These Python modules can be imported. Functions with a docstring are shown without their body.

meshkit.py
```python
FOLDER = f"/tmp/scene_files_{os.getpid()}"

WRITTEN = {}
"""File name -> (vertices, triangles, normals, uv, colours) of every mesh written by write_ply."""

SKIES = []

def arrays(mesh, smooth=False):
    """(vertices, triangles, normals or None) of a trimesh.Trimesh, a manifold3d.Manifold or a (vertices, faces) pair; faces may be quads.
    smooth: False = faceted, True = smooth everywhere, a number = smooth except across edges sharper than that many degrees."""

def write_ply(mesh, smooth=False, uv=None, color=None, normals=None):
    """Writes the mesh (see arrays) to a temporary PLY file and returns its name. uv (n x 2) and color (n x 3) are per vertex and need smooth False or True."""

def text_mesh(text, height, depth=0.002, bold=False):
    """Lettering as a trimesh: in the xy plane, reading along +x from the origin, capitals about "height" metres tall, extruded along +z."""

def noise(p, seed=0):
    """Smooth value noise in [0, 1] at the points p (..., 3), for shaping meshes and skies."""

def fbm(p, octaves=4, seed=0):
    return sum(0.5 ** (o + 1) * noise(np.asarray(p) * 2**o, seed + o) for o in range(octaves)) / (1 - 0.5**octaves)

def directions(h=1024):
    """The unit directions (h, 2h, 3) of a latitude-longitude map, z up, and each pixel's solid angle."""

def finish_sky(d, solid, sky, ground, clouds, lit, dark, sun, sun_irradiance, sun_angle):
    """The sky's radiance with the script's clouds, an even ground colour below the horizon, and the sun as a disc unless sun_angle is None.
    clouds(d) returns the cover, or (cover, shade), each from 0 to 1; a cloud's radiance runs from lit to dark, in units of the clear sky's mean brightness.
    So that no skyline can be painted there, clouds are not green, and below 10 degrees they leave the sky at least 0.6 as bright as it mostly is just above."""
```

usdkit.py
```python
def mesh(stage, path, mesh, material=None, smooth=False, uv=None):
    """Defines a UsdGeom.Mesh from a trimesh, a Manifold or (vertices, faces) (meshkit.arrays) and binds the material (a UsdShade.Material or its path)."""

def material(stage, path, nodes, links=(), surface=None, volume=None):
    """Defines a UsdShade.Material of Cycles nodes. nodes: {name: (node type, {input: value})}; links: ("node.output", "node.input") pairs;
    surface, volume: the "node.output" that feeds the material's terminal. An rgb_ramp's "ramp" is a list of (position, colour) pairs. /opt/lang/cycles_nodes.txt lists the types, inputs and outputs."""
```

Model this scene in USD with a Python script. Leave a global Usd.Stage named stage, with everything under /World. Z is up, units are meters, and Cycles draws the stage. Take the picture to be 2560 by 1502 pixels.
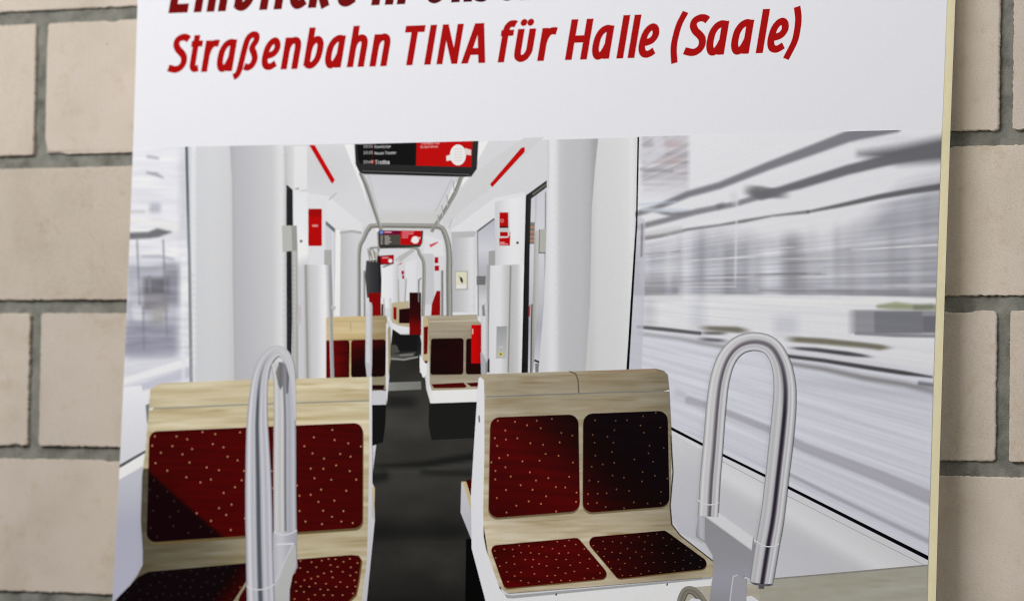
import math, random, numpy as np, trimesh, usdkit, meshkit
from pxr import Usd, UsdGeom, UsdLux, UsdShade, Gf, Sdf, Vt
from shapely.geometry import Polygon, LineString, Point, box as sbox
from shapely.ops import unary_union
import shapely
from scipy.spatial import Delaunay

random.seed(7)
RNG = np.random.default_rng(7)
stage = Usd.Stage.CreateInMemory()
UsdGeom.SetStageUpAxis(stage, UsdGeom.Tokens.z)
UsdGeom.SetStageMetersPerUnit(stage, 1.0)
UsdGeom.Xform.Define(stage, '/World')
UsdGeom.Scope.Define(stage, '/World/Looks')

# ------------------------------------------------------------------ camera
PW, PH = 2560.0, 1502.0
CAM = np.array([1.357334, -2.672672, -0.120298])
YAW, PITCH, ROLL, FOC = 0.469913, 0.04011, 0.015976, 3.641258
EXPOSURE = 0.0


def cam_axes():
    c, s = math.cos, math.sin
    f = np.array([-s(YAW) * c(PITCH), c(YAW) * c(PITCH), s(PITCH)])
    r = np.array([c(YAW), s(YAW), 0.0])
    u = np.cross(r, f)
    return r * c(ROLL) + u * s(ROLL), -r * s(ROLL) + u * c(ROLL), f


CR, CU, CF = cam_axes()
cam = UsdGeom.Camera.Define(stage, '/World/camera')
m = Gf.Matrix4d(*CR, 0, *CU, 0, *(-CF), 0, *CAM, 1)
cam.AddTransformOp().Set(m)
cam.CreateHorizontalApertureAttr(36.0)
cam.CreateVerticalApertureAttr(36.0 * 600 / 1024)
cam.CreateFocalLengthAttr(36.0 * FOC)
cam.CreateClippingRangeAttr(Gf.Vec2f(0.05, 100))
cam.CreateFStopAttr(6.8)
cam.CreateFocusDistanceAttr(2.80)
cam.CreateExposureAttr(EXPOSURE)


# ------------------------------------------------------------------ lamps of the hall
def rect_light(name, pos, target, w, h, power, color):
    L = UsdLux.RectLight.Define(stage, '/World/' + name)
    z = np.array(pos, float) - np.array(target, float)
    z /= np.linalg.norm(z)
    x = np.cross([0, 0, 1.0], z)
    x /= np.linalg.norm(x)
    y = np.cross(z, x)
    L.AddTransformOp().Set(Gf.Matrix4d(*x, 0, *y, 0, *z, 0, *map(float, pos), 1))
    L.CreateWidthAttr(w)
    L.CreateHeightAttr(h)
    L.CreateIntensityAttr(power)
    L.CreateColorAttr(Gf.Vec3f(*color))


rect_light('ceiling_lamp', (-0.72, -1.65, 1.05), (0, 0, -0.05), 1.4, 1.0, 9.5, (1.0, 0.985, 0.965))
rect_light('hall_window_light', (2.6, -4.2, 1.0), (0, 0, 0), 2.4, 2.4, 1.35, (0.96, 0.98, 1.0))
rect_light('side_window_light', (3.2, -0.55, 0.5), (0.35, 0, 0), 1.0, 1.6, 8.2, (1.0, 0.99, 0.96))


# ------------------------------------------------------------------ helpers
def numbered(path):
    if not stage.GetPrimAtPath(path):
        return path
    k = 1
    while stage.GetPrimAtPath(f'{path}_{k:03d}'):
        k += 1
    return f'{path}_{k:03d}'


def xf(name, parent='/World'):
    return UsdGeom.Xform.Define(stage, numbered(f'{parent}/{name}')).GetPrim()


def keys(prim, **kw):
    for k, v in kw.items():
        prim.SetCustomDataByKey(k, v)
    return prim


def obj(name, mesh, mat, parent, smooth=False, label=None):
    p = usdkit.mesh(stage, numbered(f'{parent.GetPath()}/{name}'), mesh, mat, smooth=smooth).GetPrim()
    if label:
        p.SetCustomDataByKey('label', label)
    return p


def lin(c):
    c = np.asarray(c, float) / 255.0
    return np.where(c <= 0.04045, c / 12.92, ((c + 0.055) / 1.055) ** 2.4)


# ------------------------------------------------------------------ materials
def mat(name, nodes, links, surface='p.BSDF'):
    return usdkit.material(stage, '/World/Looks/' + name, nodes, links, surface=surface)


def brick_material(name, tone):
    a = np.array(tone)
    return mat(name, {
        'g': ('geometry', {}), 'oi': ('object_info', {}),
        'n1': ('noise_texture', {'scale': 14.0, 'detail': 4.0, 'roughness': 0.6}),
        'r1': ('rgb_ramp', {'ramp': [(0.25, tuple(a * np.array([0.88, 0.87, 0.84]))), (0.5, tuple(a)), (0.75, tuple(np.minimum(a * np.array([1.06, 1.05, 1.08]), 1)))]}),
        'n2': ('noise_texture', {'scale': 850.0, 'detail': 3.0, 'roughness': 0.75}),
        'r2': ('rgb_ramp', {'ramp': [(0.28, (0.72, 0.68, 0.64)), (0.42, (0.96, 0.955, 0.95)), (0.52, (1.0, 1.0, 1.0)), (0.66, (1.05, 1.05, 1.06))]}),
        'mx': ('mix_color', {'blend_type': 'multiply', 'fac': 1.0}),
        'n3': ('noise_texture', {'scale': 170.0, 'detail': 1.5, 'roughness': 0.5}),
        'r3': ('rgb_ramp', {'ramp': [(0.0, (0.50, 0.42, 0.32)), (0.22, (0.60, 0.52, 0.42)), (0.27, (1, 1, 1)), (1.0, (1, 1, 1))]}),
        'mx2': ('mix_color', {'blend_type': 'multiply', 'fac': 0.8}),
        'n4': ('noise_texture', {'scale': 38.0, 'detail': 5.0, 'roughness': 0.7}),
        'r4': ('rgb_ramp', {'ramp': [(0.0, (0.78, 0.70, 0.58)), (0.33, (0.90, 0.85, 0.77)), (0.45, (1, 1, 1)), (1.0, (1, 1, 1))]}),
        'mx3': ('mix_color', {'blend_type': 'multiply', 'fac': 0.85}),
        'mr': ('map_range', {'from_min': 0.0, 'from_max': 1.0, 'to_min': 0.93, 'to_max': 1.05}),
        'hs': ('hsv', {}),
        'b': ('bump', {'strength': 0.35, 'distance': 0.0012}),
        'p': ('principled_bsdf', {'roughness': 0.9, 'specular_ior_level': 0.2}),
    }, [('g.position', 'n1.vector'), ('g.position', 'n2.vector'), ('g.position', 'n3.vector'), ('n1.fac', 'r1.fac'), ('n2.fac', 'r2.fac'), ('n3.fac', 'r3.fac'),
        ('r1.color', 'mx.a'), ('r2.color', 'mx.b'), ('mx.result', 'mx2.a'), ('r3.color', 'mx2.b'), ('mx2.result', 'mx3.a'), ('g.position', 'n4.vector'), ('n4.fac', 'r4.fac'), ('r4.color', 'mx3.b'), ('oi.random', 'mr.value'), ('mr.result', 'hs.value'), ('mx3.result', 'hs.color'), ('hs.color', 'p.base_color'),
        ('n2.fac', 'b.height'), ('b.normal', 'p.normal')])


BRICKS = [brick_material('sand_brick', (0.640, 0.562, 0.482)), brick_material('sand_brick_pale', (0.655, 0.578, 0.500)), brick_material('sand_brick_warm', (0.625, 0.545, 0.460))]
MORTAR = mat('grey_mortar', {
    'g': ('geometry', {}),
    'n1': ('noise_texture', {'scale': 60.0, 'detail': 5.0, 'roughness': 0.65}),
    'r1': ('rgb_ramp', {'ramp': [(0.3, (0.135, 0.134, 0.115)), (0.5, (0.228, 0.227, 0.198)), (0.72, (0.30, 0.295, 0.26))]}),
    'n2': ('noise_texture', {'scale': 900.0, 'detail': 2.0}),
    'b': ('bump', {'strength': 0.6, 'distance': 0.0015}),
    'p': ('principled_bsdf', {'roughness': 0.95, 'specular_ior_level': 0.15}),
}, [('g.position', 'n1.vector'), ('g.position', 'n2.vector'), ('n1.fac', 'r1.fac'), ('r1.color', 'p.base_color'), ('n2.fac', 'b.height'), ('b.normal', 'p.normal')])
CORE = mat('cream_core', {
    'g': ('geometry', {}),
    'n1': ('noise_texture', {'scale': 90.0, 'detail': 3.0}),
    'r1': ('rgb_ramp', {'ramp': [(0.3, (0.93, 0.86, 0.57)), (0.7, (0.97, 0.91, 0.64))]}),
    'p': ('principled_bsdf', {'roughness': 0.7, 'specular_ior_level': 0.3}),
}, [('g.position', 'n1.vector'), ('n1.fac', 'r1.fac'), ('r1.color', 'p.base_color')])


def grain_nodes(amount):
    return {'g': ('geometry', {}),
            'n1': ('noise_texture', {'scale': 1100.0, 'detail': 2.0, 'roughness': 0.8}),
            'gr': ('rgb_ramp', {'ramp': [(0.2, (1 - amount,) * 3), (0.5, (1.0,) * 3), (0.8, (1 + amount,) * 3)]}),
            'mx': ('mix_color', {'blend_type': 'multiply', 'fac': 1.0, 'use_clamp_result': False}),
            'p': ('principled_bsdf', {'roughness': 0.42, 'specular_ior_level': 0.025})}


GL = [('g.position', 'n1.vector'), ('n1.fac', 'gr.fac'), ('gr.color', 'mx.b'), ('mx.result', 'p.base_color')]
nd = grain_nodes(0.05)
nd['mx'][1]['a'] = tuple(lin((235, 236, 242)))
PAPER = mat('print_paper', nd, GL)
nd = grain_nodes(0.06)
nd['at'] = ('attribute', {'attribute': 'print_color'})
PRINT = mat('printed_ink', nd, GL + [('at.color', 'mx.a')])

# ------------------------------------------------------------------ brick wall
wall = keys(xf('brick_wall'), label='pale sand coloured brick wall with recessed grey mortar joints behind the poster board', category='wall')
PITCH_B, JOINT = 0.125, 0.0115
Z0, XL = 0.2464, -0.4595
HB = PITCH_B - JOINT


def brick_mesh(w, h, seed, rough):
    r = np.random.default_rng(seed)
    step = 0.0015
    nx, nz = int(w / step), int(h / step)
    rad = 0.0016 + 0.0016 * r.random()
    p = sbox(-w / 2 + rad, -h / 2 + rad, w / 2 - rad, h / 2 - rad).buffer(rad, quad_segs=3)
    L = p.exterior.length
    n = int(L / step)
    pts = np.array([p.exterior.interpolate(i / n, normalized=True).coords[0] for i in range(n)])
    nrm = np.roll(pts, -1, 0) - np.roll(pts, 1, 0)
    nrm = np.stack([nrm[:, 1], -nrm[:, 0]], 1)
    nrm /= np.linalg.norm(nrm, axis=1, keepdims=True)
    if (nrm * pts).sum() < 0:
        nrm = -nrm
    q = np.concatenate([pts * 1.0, np.full((n, 1), seed * 3.1)], 1)
    lowf = meshkit.fbm(q * 55, 3, seed) - 0.5
    high = meshkit.noise(q * np.array([640, 640, 1]), seed + 5) - 0.5
    chip = np.clip(meshkit.noise(q * 38, seed + 9) - 0.80, 0, 1) * 0.014
    off = lowf * 0.0007 + high * 0.0015 * rough - chip
    ring_out = pts + nrm * off[:, None]
    inset = 0.0003 + np.abs(meshkit.noise(q * 300, seed + 2)) * 0.0007 * rough + chip * 0.4
    ring_in = ring_out - nrm * inset[:, None]
    poly = Polygon(ring_in)
    cap_v, cap_f = trimesh.creation.triangulate_polygon(Polygon(ring_in), engine='earcut')
    V = [np.stack([ring_in[:, 0], np.zeros(n), ring_in[:, 1]], 1),
         np.stack([ring_out[:, 0], np.full(n, 0.0007) + 0.0004 * high, ring_out[:, 1]], 1),
         np.stack([ring_out[:, 0], np.full(n, 0.016), ring_out[:, 1]], 1)]
    F = []
    i = np.arange(n)
    j = (i + 1) % n
    for k in range(2):
        a, b, c, d = k * n + i, k * n + j, (k + 1) * n + j, (k + 1) * n + i
        F += [np.stack([a, b, c], 1), np.stack([a, c, d], 1)]
    v = np.concatenate(V)
    tri = np.concatenate(F)
    # outward check
    f0 = tri[0]
    nn = np.cross(v[f0[1]] - v[f0[0]], v[f0[2]] - v[f0[0]])
    if nn[0] * v[f0[0]][0] + nn[2] * v[f0[0]][2] < 0:
        tri = tri[:, ::-1]
    cv = np.stack([cap_v[:, 0], np.zeros(len(cap_v)), cap_v[:, 1]], 1)
    cf = cap_f
    nn = np.cross(cv[cf[0, 1]] - cv[cf[0, 0]], cv[cf[0, 2]] - cv[cf[0, 0]])
    if nn[1] > 0:
        cf = cf[:, ::-1]
    return np.concatenate([v, cv]), np.concatenate([tri, cf + len(v)])


odd = [XL - 0.5, XL - 0.25, XL, XL + 0.25, XL + 0.5, XL + 0.75, XL + 0.875, XL + 1.125, XL + 1.375]
even = [XL - 0.625, XL - 0.375, XL - 0.125, XL + 0.125, XL + 0.375, XL + 0.625, XL + 0.75, XL + 1.0, XL + 1.25]
seed = 10
for k in range(-3, 7):
    xs = odd if k % 2 == 1 else even
    zc = Z0 - PITCH_B * (k - 0.5)
    for a, b in zip(xs[:-1], xs[1:]):
        seed += 1
        v, f = brick_mesh(b - a - JOINT, HB, seed, 1.0)
        r = np.random.default_rng(seed)
        v = v + np.array([(a + b) / 2, r.uniform(-0.0006, 0.0006), zc])
        obj('brick', (v, f), BRICKS[seed % 3], wall)
xs = np.arange(-1.1, 1.0, 0.005)
zs = np.arange(-0.58, 0.80, 0.005)
X, Z = np.meshgrid(xs, zs)
q = np.stack([X.ravel(), Z.ravel(), np.zeros(X.size)], 1)
Y = 0.0034 + (meshkit.fbm(q * 45, 3, 3) - 0.5) * 0.0026 + (meshkit.noise(q * 260, 4) - 0.5) * 0.0012
nx = len(xs)
ii = (np.arange(len(zs) - 1)[:, None] * nx + np.arange(nx - 1)).ravel()
F = np.concatenate([np.stack([ii, ii + 1, ii + nx + 1], 1), np.stack([ii, ii + nx + 1, ii + nx], 1)])
obj('mortar', (np.stack([q[:, 0], Y, q[:, 1]], 1), F), MORTAR, wall, smooth=True)

# ------------------------------------------------------------------ poster board, leaning against the wall
Y0, TILT, RB = 0.030, 0.038306, -0.003219
st, ct, sr, cr = math.sin(TILT), math.cos(TILT), math.sin(RB), math.cos(RB)
EU = np.array([cr, sr * st, sr * ct])
EV = np.array([-sr, cr * st, cr * ct])
EN = np.array([0, -ct, st])
VB, VT = -0.33, 0.318
ORG = np.array([0, -Y0, 0.0]) + EV * VB


def uv(pts):
    """Photograph pixel -> point on the board's face (its own coordinates: along, up from the lower edge)."""
    p = np.asarray(pts, float).reshape(-1, 2)
    X = (p[:, 0] - PW / 2) / (FOC * PW)
    Yy = -(p[:, 1] - PH / 2) / (FOC * PW)
    d = CR * X[:, None] + CU * Yy[:, None] + CF
    o = np.array([0, -Y0, 0.0])
    t = ((o - CAM) @ EN) / (d @ EN)
    qq = CAM + d * t[:, None] - ORG
    return np.stack([qq @ EU, qq @ EV], 1)


board = keys(xf('poster_board'), label='white poster board with red headline and printed tram interior picture, leaning against the brick wall', category='poster')
UsdGeom.Xformable(board).AddTransformOp().Set(Gf.Matrix4d(*EU, 0, *EV, 0, *EN, 0, *ORG, 1))

le = uv([(343, 0), (332.6, 376), (317, 752), (299.5, 1126), (281, 1502)])
re = uv([(2368, 0), (2354, 376), (2341, 752), (2329, 1126), (2319, 1502)])


def edge(pts):
    c = np.polyfit(pts[:, 1], pts[:, 0], 2)
    return [(np.polyval(c, y), y) for y in np.linspace(0, VT - VB, 33)]


LE, RE = edge(le), edge(re)
outline = Polygon(LE + RE[::-1])


def slab(poly, w0, w1, smooth=False):
    t = trimesh.creation.extrude_polygon(poly, w1 - w0, engine='earcut')
    t.apply_translation([0, 0, w0])
    return t


obj('core_panel', slab(outline, -0.0175, -0.0005), CORE, board, label='thick cream coloured core with a pale yellow cut edge')
obj('paper_face', slab(outline.buffer(-0.0002), -0.0004, 0.0), PAPER, board)

# ------------------------------------------------------------------ printing: flat coloured sheets on the board's face
PLACED = []          # (bounds, polygon, level)
STEP = 0.00003
clip_u = outline.buffer(-0.0003)


def level_for(poly):
    b = poly.bounds
    lv = 0
    for bb, pp, l in PLACED:
        if l + 1 > lv and bb[0] < b[2] and bb[2] > b[0] and bb[1] < b[3] and bb[3] > b[1] and pp.intersects(poly):
            lv = l + 1
    PLACED.append((b, poly, lv))
    return lv


def colour_of(col, P):
    c = col(P) if callable(col) else np.broadcast_to(np.asarray(col, float), (len(P), 3))
    c = np.array(c, float)
    hi, lo = c.max(1, keepdims=True), c.min(1, keepdims=True)
    grey = np.clip(1 - (hi - lo) / 26, 0, 1)                      # neutral inks of the picture print a little less blue
    mean = c.mean(1, keepdims=True)
    c = c + grey * 0.2 * (mean - c)
    c = (c - 190) * 1.06 + 190.0                                  # press contrast
    return np.clip(lin(np.clip(c, 0, 255)) * 1.05 - 0.0006, 0.0012, 0.9)


def grid_mesh(poly, r):
    """Triangles over a polygon with points about every r pixels, so that colours can run across it."""
    bd = []
    for ring in [poly.exterior, *poly.interiors]:
        c = np.array(ring.coords)
        for a, b in zip(c[:-1], c[1:]):
            n = max(1, int(math.ceil(np.linalg.norm(b - a) / r)))
            bd.append(a + (b - a) * (np.arange(n) / n)[:, None])
    x0, y0, x1, y1 = poly.bounds
    gx, gy = np.meshgrid(np.arange(x0 + r / 2, x1, r), np.arange(y0 + r / 2, y1, r))
    gx[1::2] += r / 2
    pts = np.stack([gx.ravel(), gy.ravel()], 1)
    inner = poly.buffer(-0.45 * r)
    if not inner.is_empty:
        pts = pts[shapely.contains_xy(inner, pts[:, 0], pts[:, 1])]
        bd.append(pts)
    P = np.unique(np.round(np.concatenate(bd), 4), axis=0)
    T = Delaunay(P).simplices
    c = P[T].mean(1)
    return P, T[shapely.contains_xy(poly, c[:, 0], c[:, 1])]


class Print:
    """Collects the sheets of one printed piece and makes them one mesh."""

    def __init__(self):
        self.v, self.f, self.c, self.n = [], [], [], 0

    def tris(self, v, f, col, footprint):
        lv = level_for(footprint)
        q = uv(v)
        q = np.column_stack([q, np.full(len(q), 0.00005 + STEP * lv)])
        a, b, c = q[f[:, 0]], q[f[:, 1]], q[f[:, 2]]
        s = np.cross(b - a, c - a)[:, 2]
        f = np.where((s < 0)[:, None], f[:, ::-1], f)
        f = f[np.abs(s) > 1e-14]
        self.v.append(q); self.f.append(f + self.n); self.c.append(col); self.n += len(q)

    def poly(self, pts, col, r=None, soft=0):
        """A polygon in the picture, flat colour or a colour function sampled every r pixels."""
        p = pts if hasattr(pts, 'geom_type') else Polygon(pts)
        if not p.is_valid:
            p = p.buffer(0)
        p = p.intersection(CLIP)
        for g in getattr(p, 'geoms', [p]):
            if g.is_empty or g.geom_type != 'Polygon' or g.area < 0.5:
                continue
            v, f = grid_mesh(g, r) if r and callable(col) else trimesh.creation.triangulate_polygon(g, engine='earcut')
            self.tris(np.asarray(v), np.asarray(f), colour_of(col, np.asarray(v)), g)
        return self

    def line(self, pts, w, col, r=None, cap='flat'):
        return self.poly(LineString(pts).buffer(w / 2, cap_style=cap, join_style='round', quad_segs=4), col, r)

    def ribbon(self, path, widths, prof0, prof1=None, turn=(0.0, 1.0)):
        """A tube seen flat: a strip along a smooth path with a colour profile across it."""
        P = spline(path, 10)
        t = np.concatenate([[0], np.cumsum(np.linalg.norm(np.diff(P, axis=0), axis=1))])
        t /= t[-1]
        W = np.interp(t, np.linspace(0, 1, len(widths)), widths)
        T = np.gradient(P, axis=0)
        T /= np.linalg.norm(T, axis=1, keepdims=True)
        N = np.stack([T[:, 1], -T[:, 0]], 1)
        s = np.linspace(0, 1, 33)
        v, c = [], []
        p0 = np.array(prof0, float)
        p1 = p0 if prof1 is None else np.array(prof1, float)
        for i in range(len(P)):
            v.append(P[i] + N[i] * ((0.5 - s) * W[i])[:, None])
            a = np.stack([np.interp(s, p0[:, 0], p0[:, k]) for k in (1, 2, 3)], 1)
            b = np.stack([np.interp(s, p1[:, 0], p1[:, k]) for k in (1, 2, 3)], 1)
            k = min(max((t[i] - turn[0]) / (turn[1] - turn[0]), 0), 1)
            c.append(a * (1 - k) + b * k)
        v, c = np.concatenate(v), np.concatenate(c)
        m_ = len(s)
        ii = (np.arange(len(P) - 1)[:, None] * m_ + np.arange(m_ - 1)).ravel()
        f = np.concatenate([np.stack([ii, ii + 1, ii + m_ + 1], 1), np.stack([ii, ii + m_ + 1, ii + m_], 1)])
        q = uv(v)
        keep = np.all(((q[:, 1] > 0.004) & (q[:, 1] < VT - VB))[f], 1)
        foot = unary_union([Polygon([v[i * m_], v[(i + 1) * m_], v[(i + 1) * m_ + m_ - 1], v[i * m_ + m_ - 1]]).buffer(0.3) for i in range(len(P) - 1)])
        self.tris(v, f[keep], colour_of(lambda _: c, v), foot)
        return self

    def build(self, name, parent, label=None):
        if not self.v:
            return None
        v, f, c = np.concatenate(self.v), np.concatenate(self.f), np.concatenate(self.c)
        used, f = np.unique(f, return_inverse=True)
        v, c, f = v[used], c[used], f.reshape(-1, 3)
        p = usdkit.mesh(stage, numbered(f'{parent.GetPath()}/{name}'), (v, f), PRINT)
        UsdGeom.PrimvarsAPI(p).CreatePrimvar('print_color', Sdf.ValueTypeNames.Color3fArray, 'vertex').Set(Vt.Vec3fArray.FromNumpy(c.astype(np.float32)))
        if label:
            p.GetPrim().SetCustomDataByKey('label', label)
        return p.GetPrim()


def spline(path, n):
    P = np.asarray(path, float)
    Q = np.vstack([2 * P[0] - P[1], P, 2 * P[-1] - P[-2]])
    out = []
    for i in range(1, len(Q) - 2):
        for t in np.linspace(0, 1, n, endpoint=False):
            a, b, c, d = Q[i - 1], Q[i], Q[i + 1], Q[i + 2]
            out.append(0.5 * (2 * b + (c - a) * t + (2 * a - 5 * b + 4 * c - d) * t * t + (3 * b - a - 3 * c + d) * t ** 3))
    out.append(Q[-2])
    return np.array(out)


def grad(p0, p1, stops):
    """Colour running from p0 to p1 through [(t, colour)...]."""
    p0, p1 = np.array(p0, float), np.array(p1, float)
    d = p1 - p0
    x = [s[0] for s in stops]
    C = np.array([s[1] for s in stops], float)

    def fn(P):
        t = (P - p0) @ d / (d @ d)
        return np.stack([np.interp(t, x, C[:, k]) for k in range(3)], 1)
    return fn


def g(v, b=4):
    return (v, v, v + b)


def inv_uv(q):
    """Point on the board (along, up) -> picture pixel."""
    q = np.asarray(q, float)
    w = ORG + EU * q[:, :1] + EV * q[:, 1:]
    d = w - CAM
    z = d @ CF
    return np.stack([PW / 2 + FOC * PW * (d @ CR) / z, PH / 2 - FOC * PW * (d @ CU) / z], 1)


CLIP = Polygon(inv_uv(np.array(clip_u.exterior.coords)))

# ------------------------------------------------------------------ headline lettering
ST = 0.158


def B(*p):
    return spline(p, 8)


def stroke(p, w=ST):
    return LineString(p).buffer(w / 2, cap_style='flat', join_style='round', quad_segs=6)


h = ST / 2
xh = 0.745


def arch(x=0.39):
    return [stroke(B((h, 0.46), (0.10, 0.60), (0.17, 0.70), (0.265, xh), (0.355, 0.70), (x, 0.58), (x, 0.40))), stroke([(x, 0.42), (x, 0)])]


GLYPH = {
    'S': [stroke(B((0.475, 0.865), (0.40, 0.91), (0.28, 0.925), (0.15, 0.86), (0.125, 0.74), (0.20, 0.61), (0.33, 0.50), (0.42, 0.39), (0.435, 0.24), (0.36, 0.12), (0.22, 0.07), (0.01, 0.115)))],
    't': [stroke([(0.125, 0.96), (0.125, 0.25)], 0.15), stroke(B((0.125, 0.28), (0.135, 0.14), (0.20, 0.075), (0.265, 0.08), (0.30, 0.09)), 0.15), stroke([(0.0, 0.745), (0.315, 0.745)], 0.14)],
    'r': [stroke([(h, 0), (h, 0.81)]), stroke(B((h, 0.44), (0.12, 0.60), (0.20, 0.715), (0.30, 0.745), (0.38, 0.735)))],
    'a': [stroke([(0.395, 0.81), (0.395, 0)]), stroke(B((0.40, 0.735), (0.29, 0.75), (0.18, 0.69), (0.10, 0.55), (0.075, 0.38), (0.085, 0.20), (0.15, 0.075), (0.24, 0.075), (0.32, 0.17), (0.39, 0.34)))],
    'B': [stroke(B((-0.19, -0.165), (-0.11, -0.12), (-0.06, 0.0), (-0.03, 0.30), (0.0, 0.62), (0.05, 0.84), (0.17, 0.935), (0.28, 0.90), (0.30, 0.78), (0.23, 0.64), (0.22, 0.56), (0.30, 0.43), (0.345, 0.29), (0.30, 0.14), (0.19, 0.07), (0.08, 0.10)), 0.15)],
    'e': [stroke(B((0.07, 0.365), (0.20, 0.375), (0.32, 0.43), (0.385, 0.55), (0.365, 0.68), (0.29, 0.75), (0.20, 0.72), (0.115, 0.60), (0.075, 0.42), (0.075, 0.24), (0.13, 0.11), (0.23, 0.07), (0.31, 0.09), (0.405, 0.15)), 0.152)],
    'n': [stroke([(h, 0), (h, 0.81)])] + arch(),
    'h': [stroke([(h, 0), (h, 1.05)])] + arch(),
    'b': [stroke([(h, 0.07), (h, 1.05)]), stroke(B((h, 0.44), (0.11, 0.60), (0.20, 0.72), (0.30, 0.74), (0.38, 0.65), (0.40, 0.48), (0.375, 0.27), (0.30, 0.13), (0.20, 0.07), (0.075, 0.105)))],
    'T': [stroke([(0, 0.925), (0.53, 0.925)], 0.15), stroke([(0.265, 0.9), (0.265, 0)])],
    'I': [stroke([(h, 0), (h, 1.0)])],
    'N': [stroke([(h - 0.005, 0), (h - 0.005, 1.0)], 0.145), stroke([(0.49, 0), (0.49, 1.0)], 0.145), Polygon([(0.0, 1.0), (0.14, 1.0), (0.56, 0.0), (0.42, 0.0)])],
    'A': [Polygon([(0, 0), (0.165, 0), (0.36, 1.0), (0.205, 1.0)]), Polygon([(0.48, 0), (0.645, 0), (0.435, 1.0), (0.27, 1.0)]), stroke([(0.12, 0.29), (0.52, 0.29)], 0.15)],
    'f': [stroke([(0.135, 0), (0.135, 0.75)], 0.15), stroke(B((0.135, 0.72), (0.15, 0.87), (0.23, 0.96), (0.34, 0.965), (0.37, 0.955)), 0.15), stroke([(0.02, 0.735), (0.345, 0.735)], 0.13)],
    'u': [stroke([(h, 0.81), (h, 0.25)]), stroke(B((h, 0.27), (0.10, 0.13), (0.20, 0.07), (0.31, 0.11), (0.385, 0.24), (0.395, 0.34))), stroke([(0.395, 0.32), (0.395, 0.81)])],
    'H': [stroke([(h, 0), (h, 1.0)]), stroke([(0.49, 0), (0.49, 1.0)]), stroke([(h, 0.51), (0.49, 0.51)])],
    'l': [stroke([(h, 0), (h, 1.06)])],
    '(': [stroke(B((0.235, 1.08), (0.13, 0.80), (0.085, 0.50), (0.085, 0.20), (0.165, -0.17)), 0.14)],
    ')': [stroke(B((-0.005, 1.08), (0.075, 0.80), (0.095, 0.50), (0.07, 0.22), (-0.07, -0.17)), 0.14)],
    'E': [stroke([(h, 0), (h, 1.0)]), stroke([(0, 0.925), (0.46, 0.925)], 0.15), stroke([(0, 0.51), (0.42, 0.51)], 0.15), stroke([(0, 0.08), (0.47, 0.08)], 0.16)],
    'i': [stroke([(h, 0), (h, 0.80)]), Point(h, 0.97).buffer(0.09)],
    'c': [stroke(B((0.37, 0.69), (0.28, 0.75), (0.18, 0.69), (0.10, 0.55), (0.08, 0.35), (0.11, 0.17), (0.20, 0.07), (0.29, 0.08), (0.38, 0.14)))],
    'k': [stroke([(h, 0), (h, 1.05)]), stroke([(0.10, 0.40), (0.40, 0.81)], 0.15), stroke([(0.18, 0.50), (0.42, 0.0)], 0.16)],
    's': [stroke(B((0.35, 0.70), (0.25, 0.745), (0.14, 0.70), (0.12, 0.58), (0.22, 0.46), (0.32, 0.34), (0.33, 0.18), (0.23, 0.075), (0.12, 0.075), (0.02, 0.12)))],
}
GLYPH['ü'] = GLYPH['u'] + [Point(0.12, 0.985).buffer(0.078), Point(0.305, 0.985).buffer(0.078)]
SHEAR = 0.135 + 0.012


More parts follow.
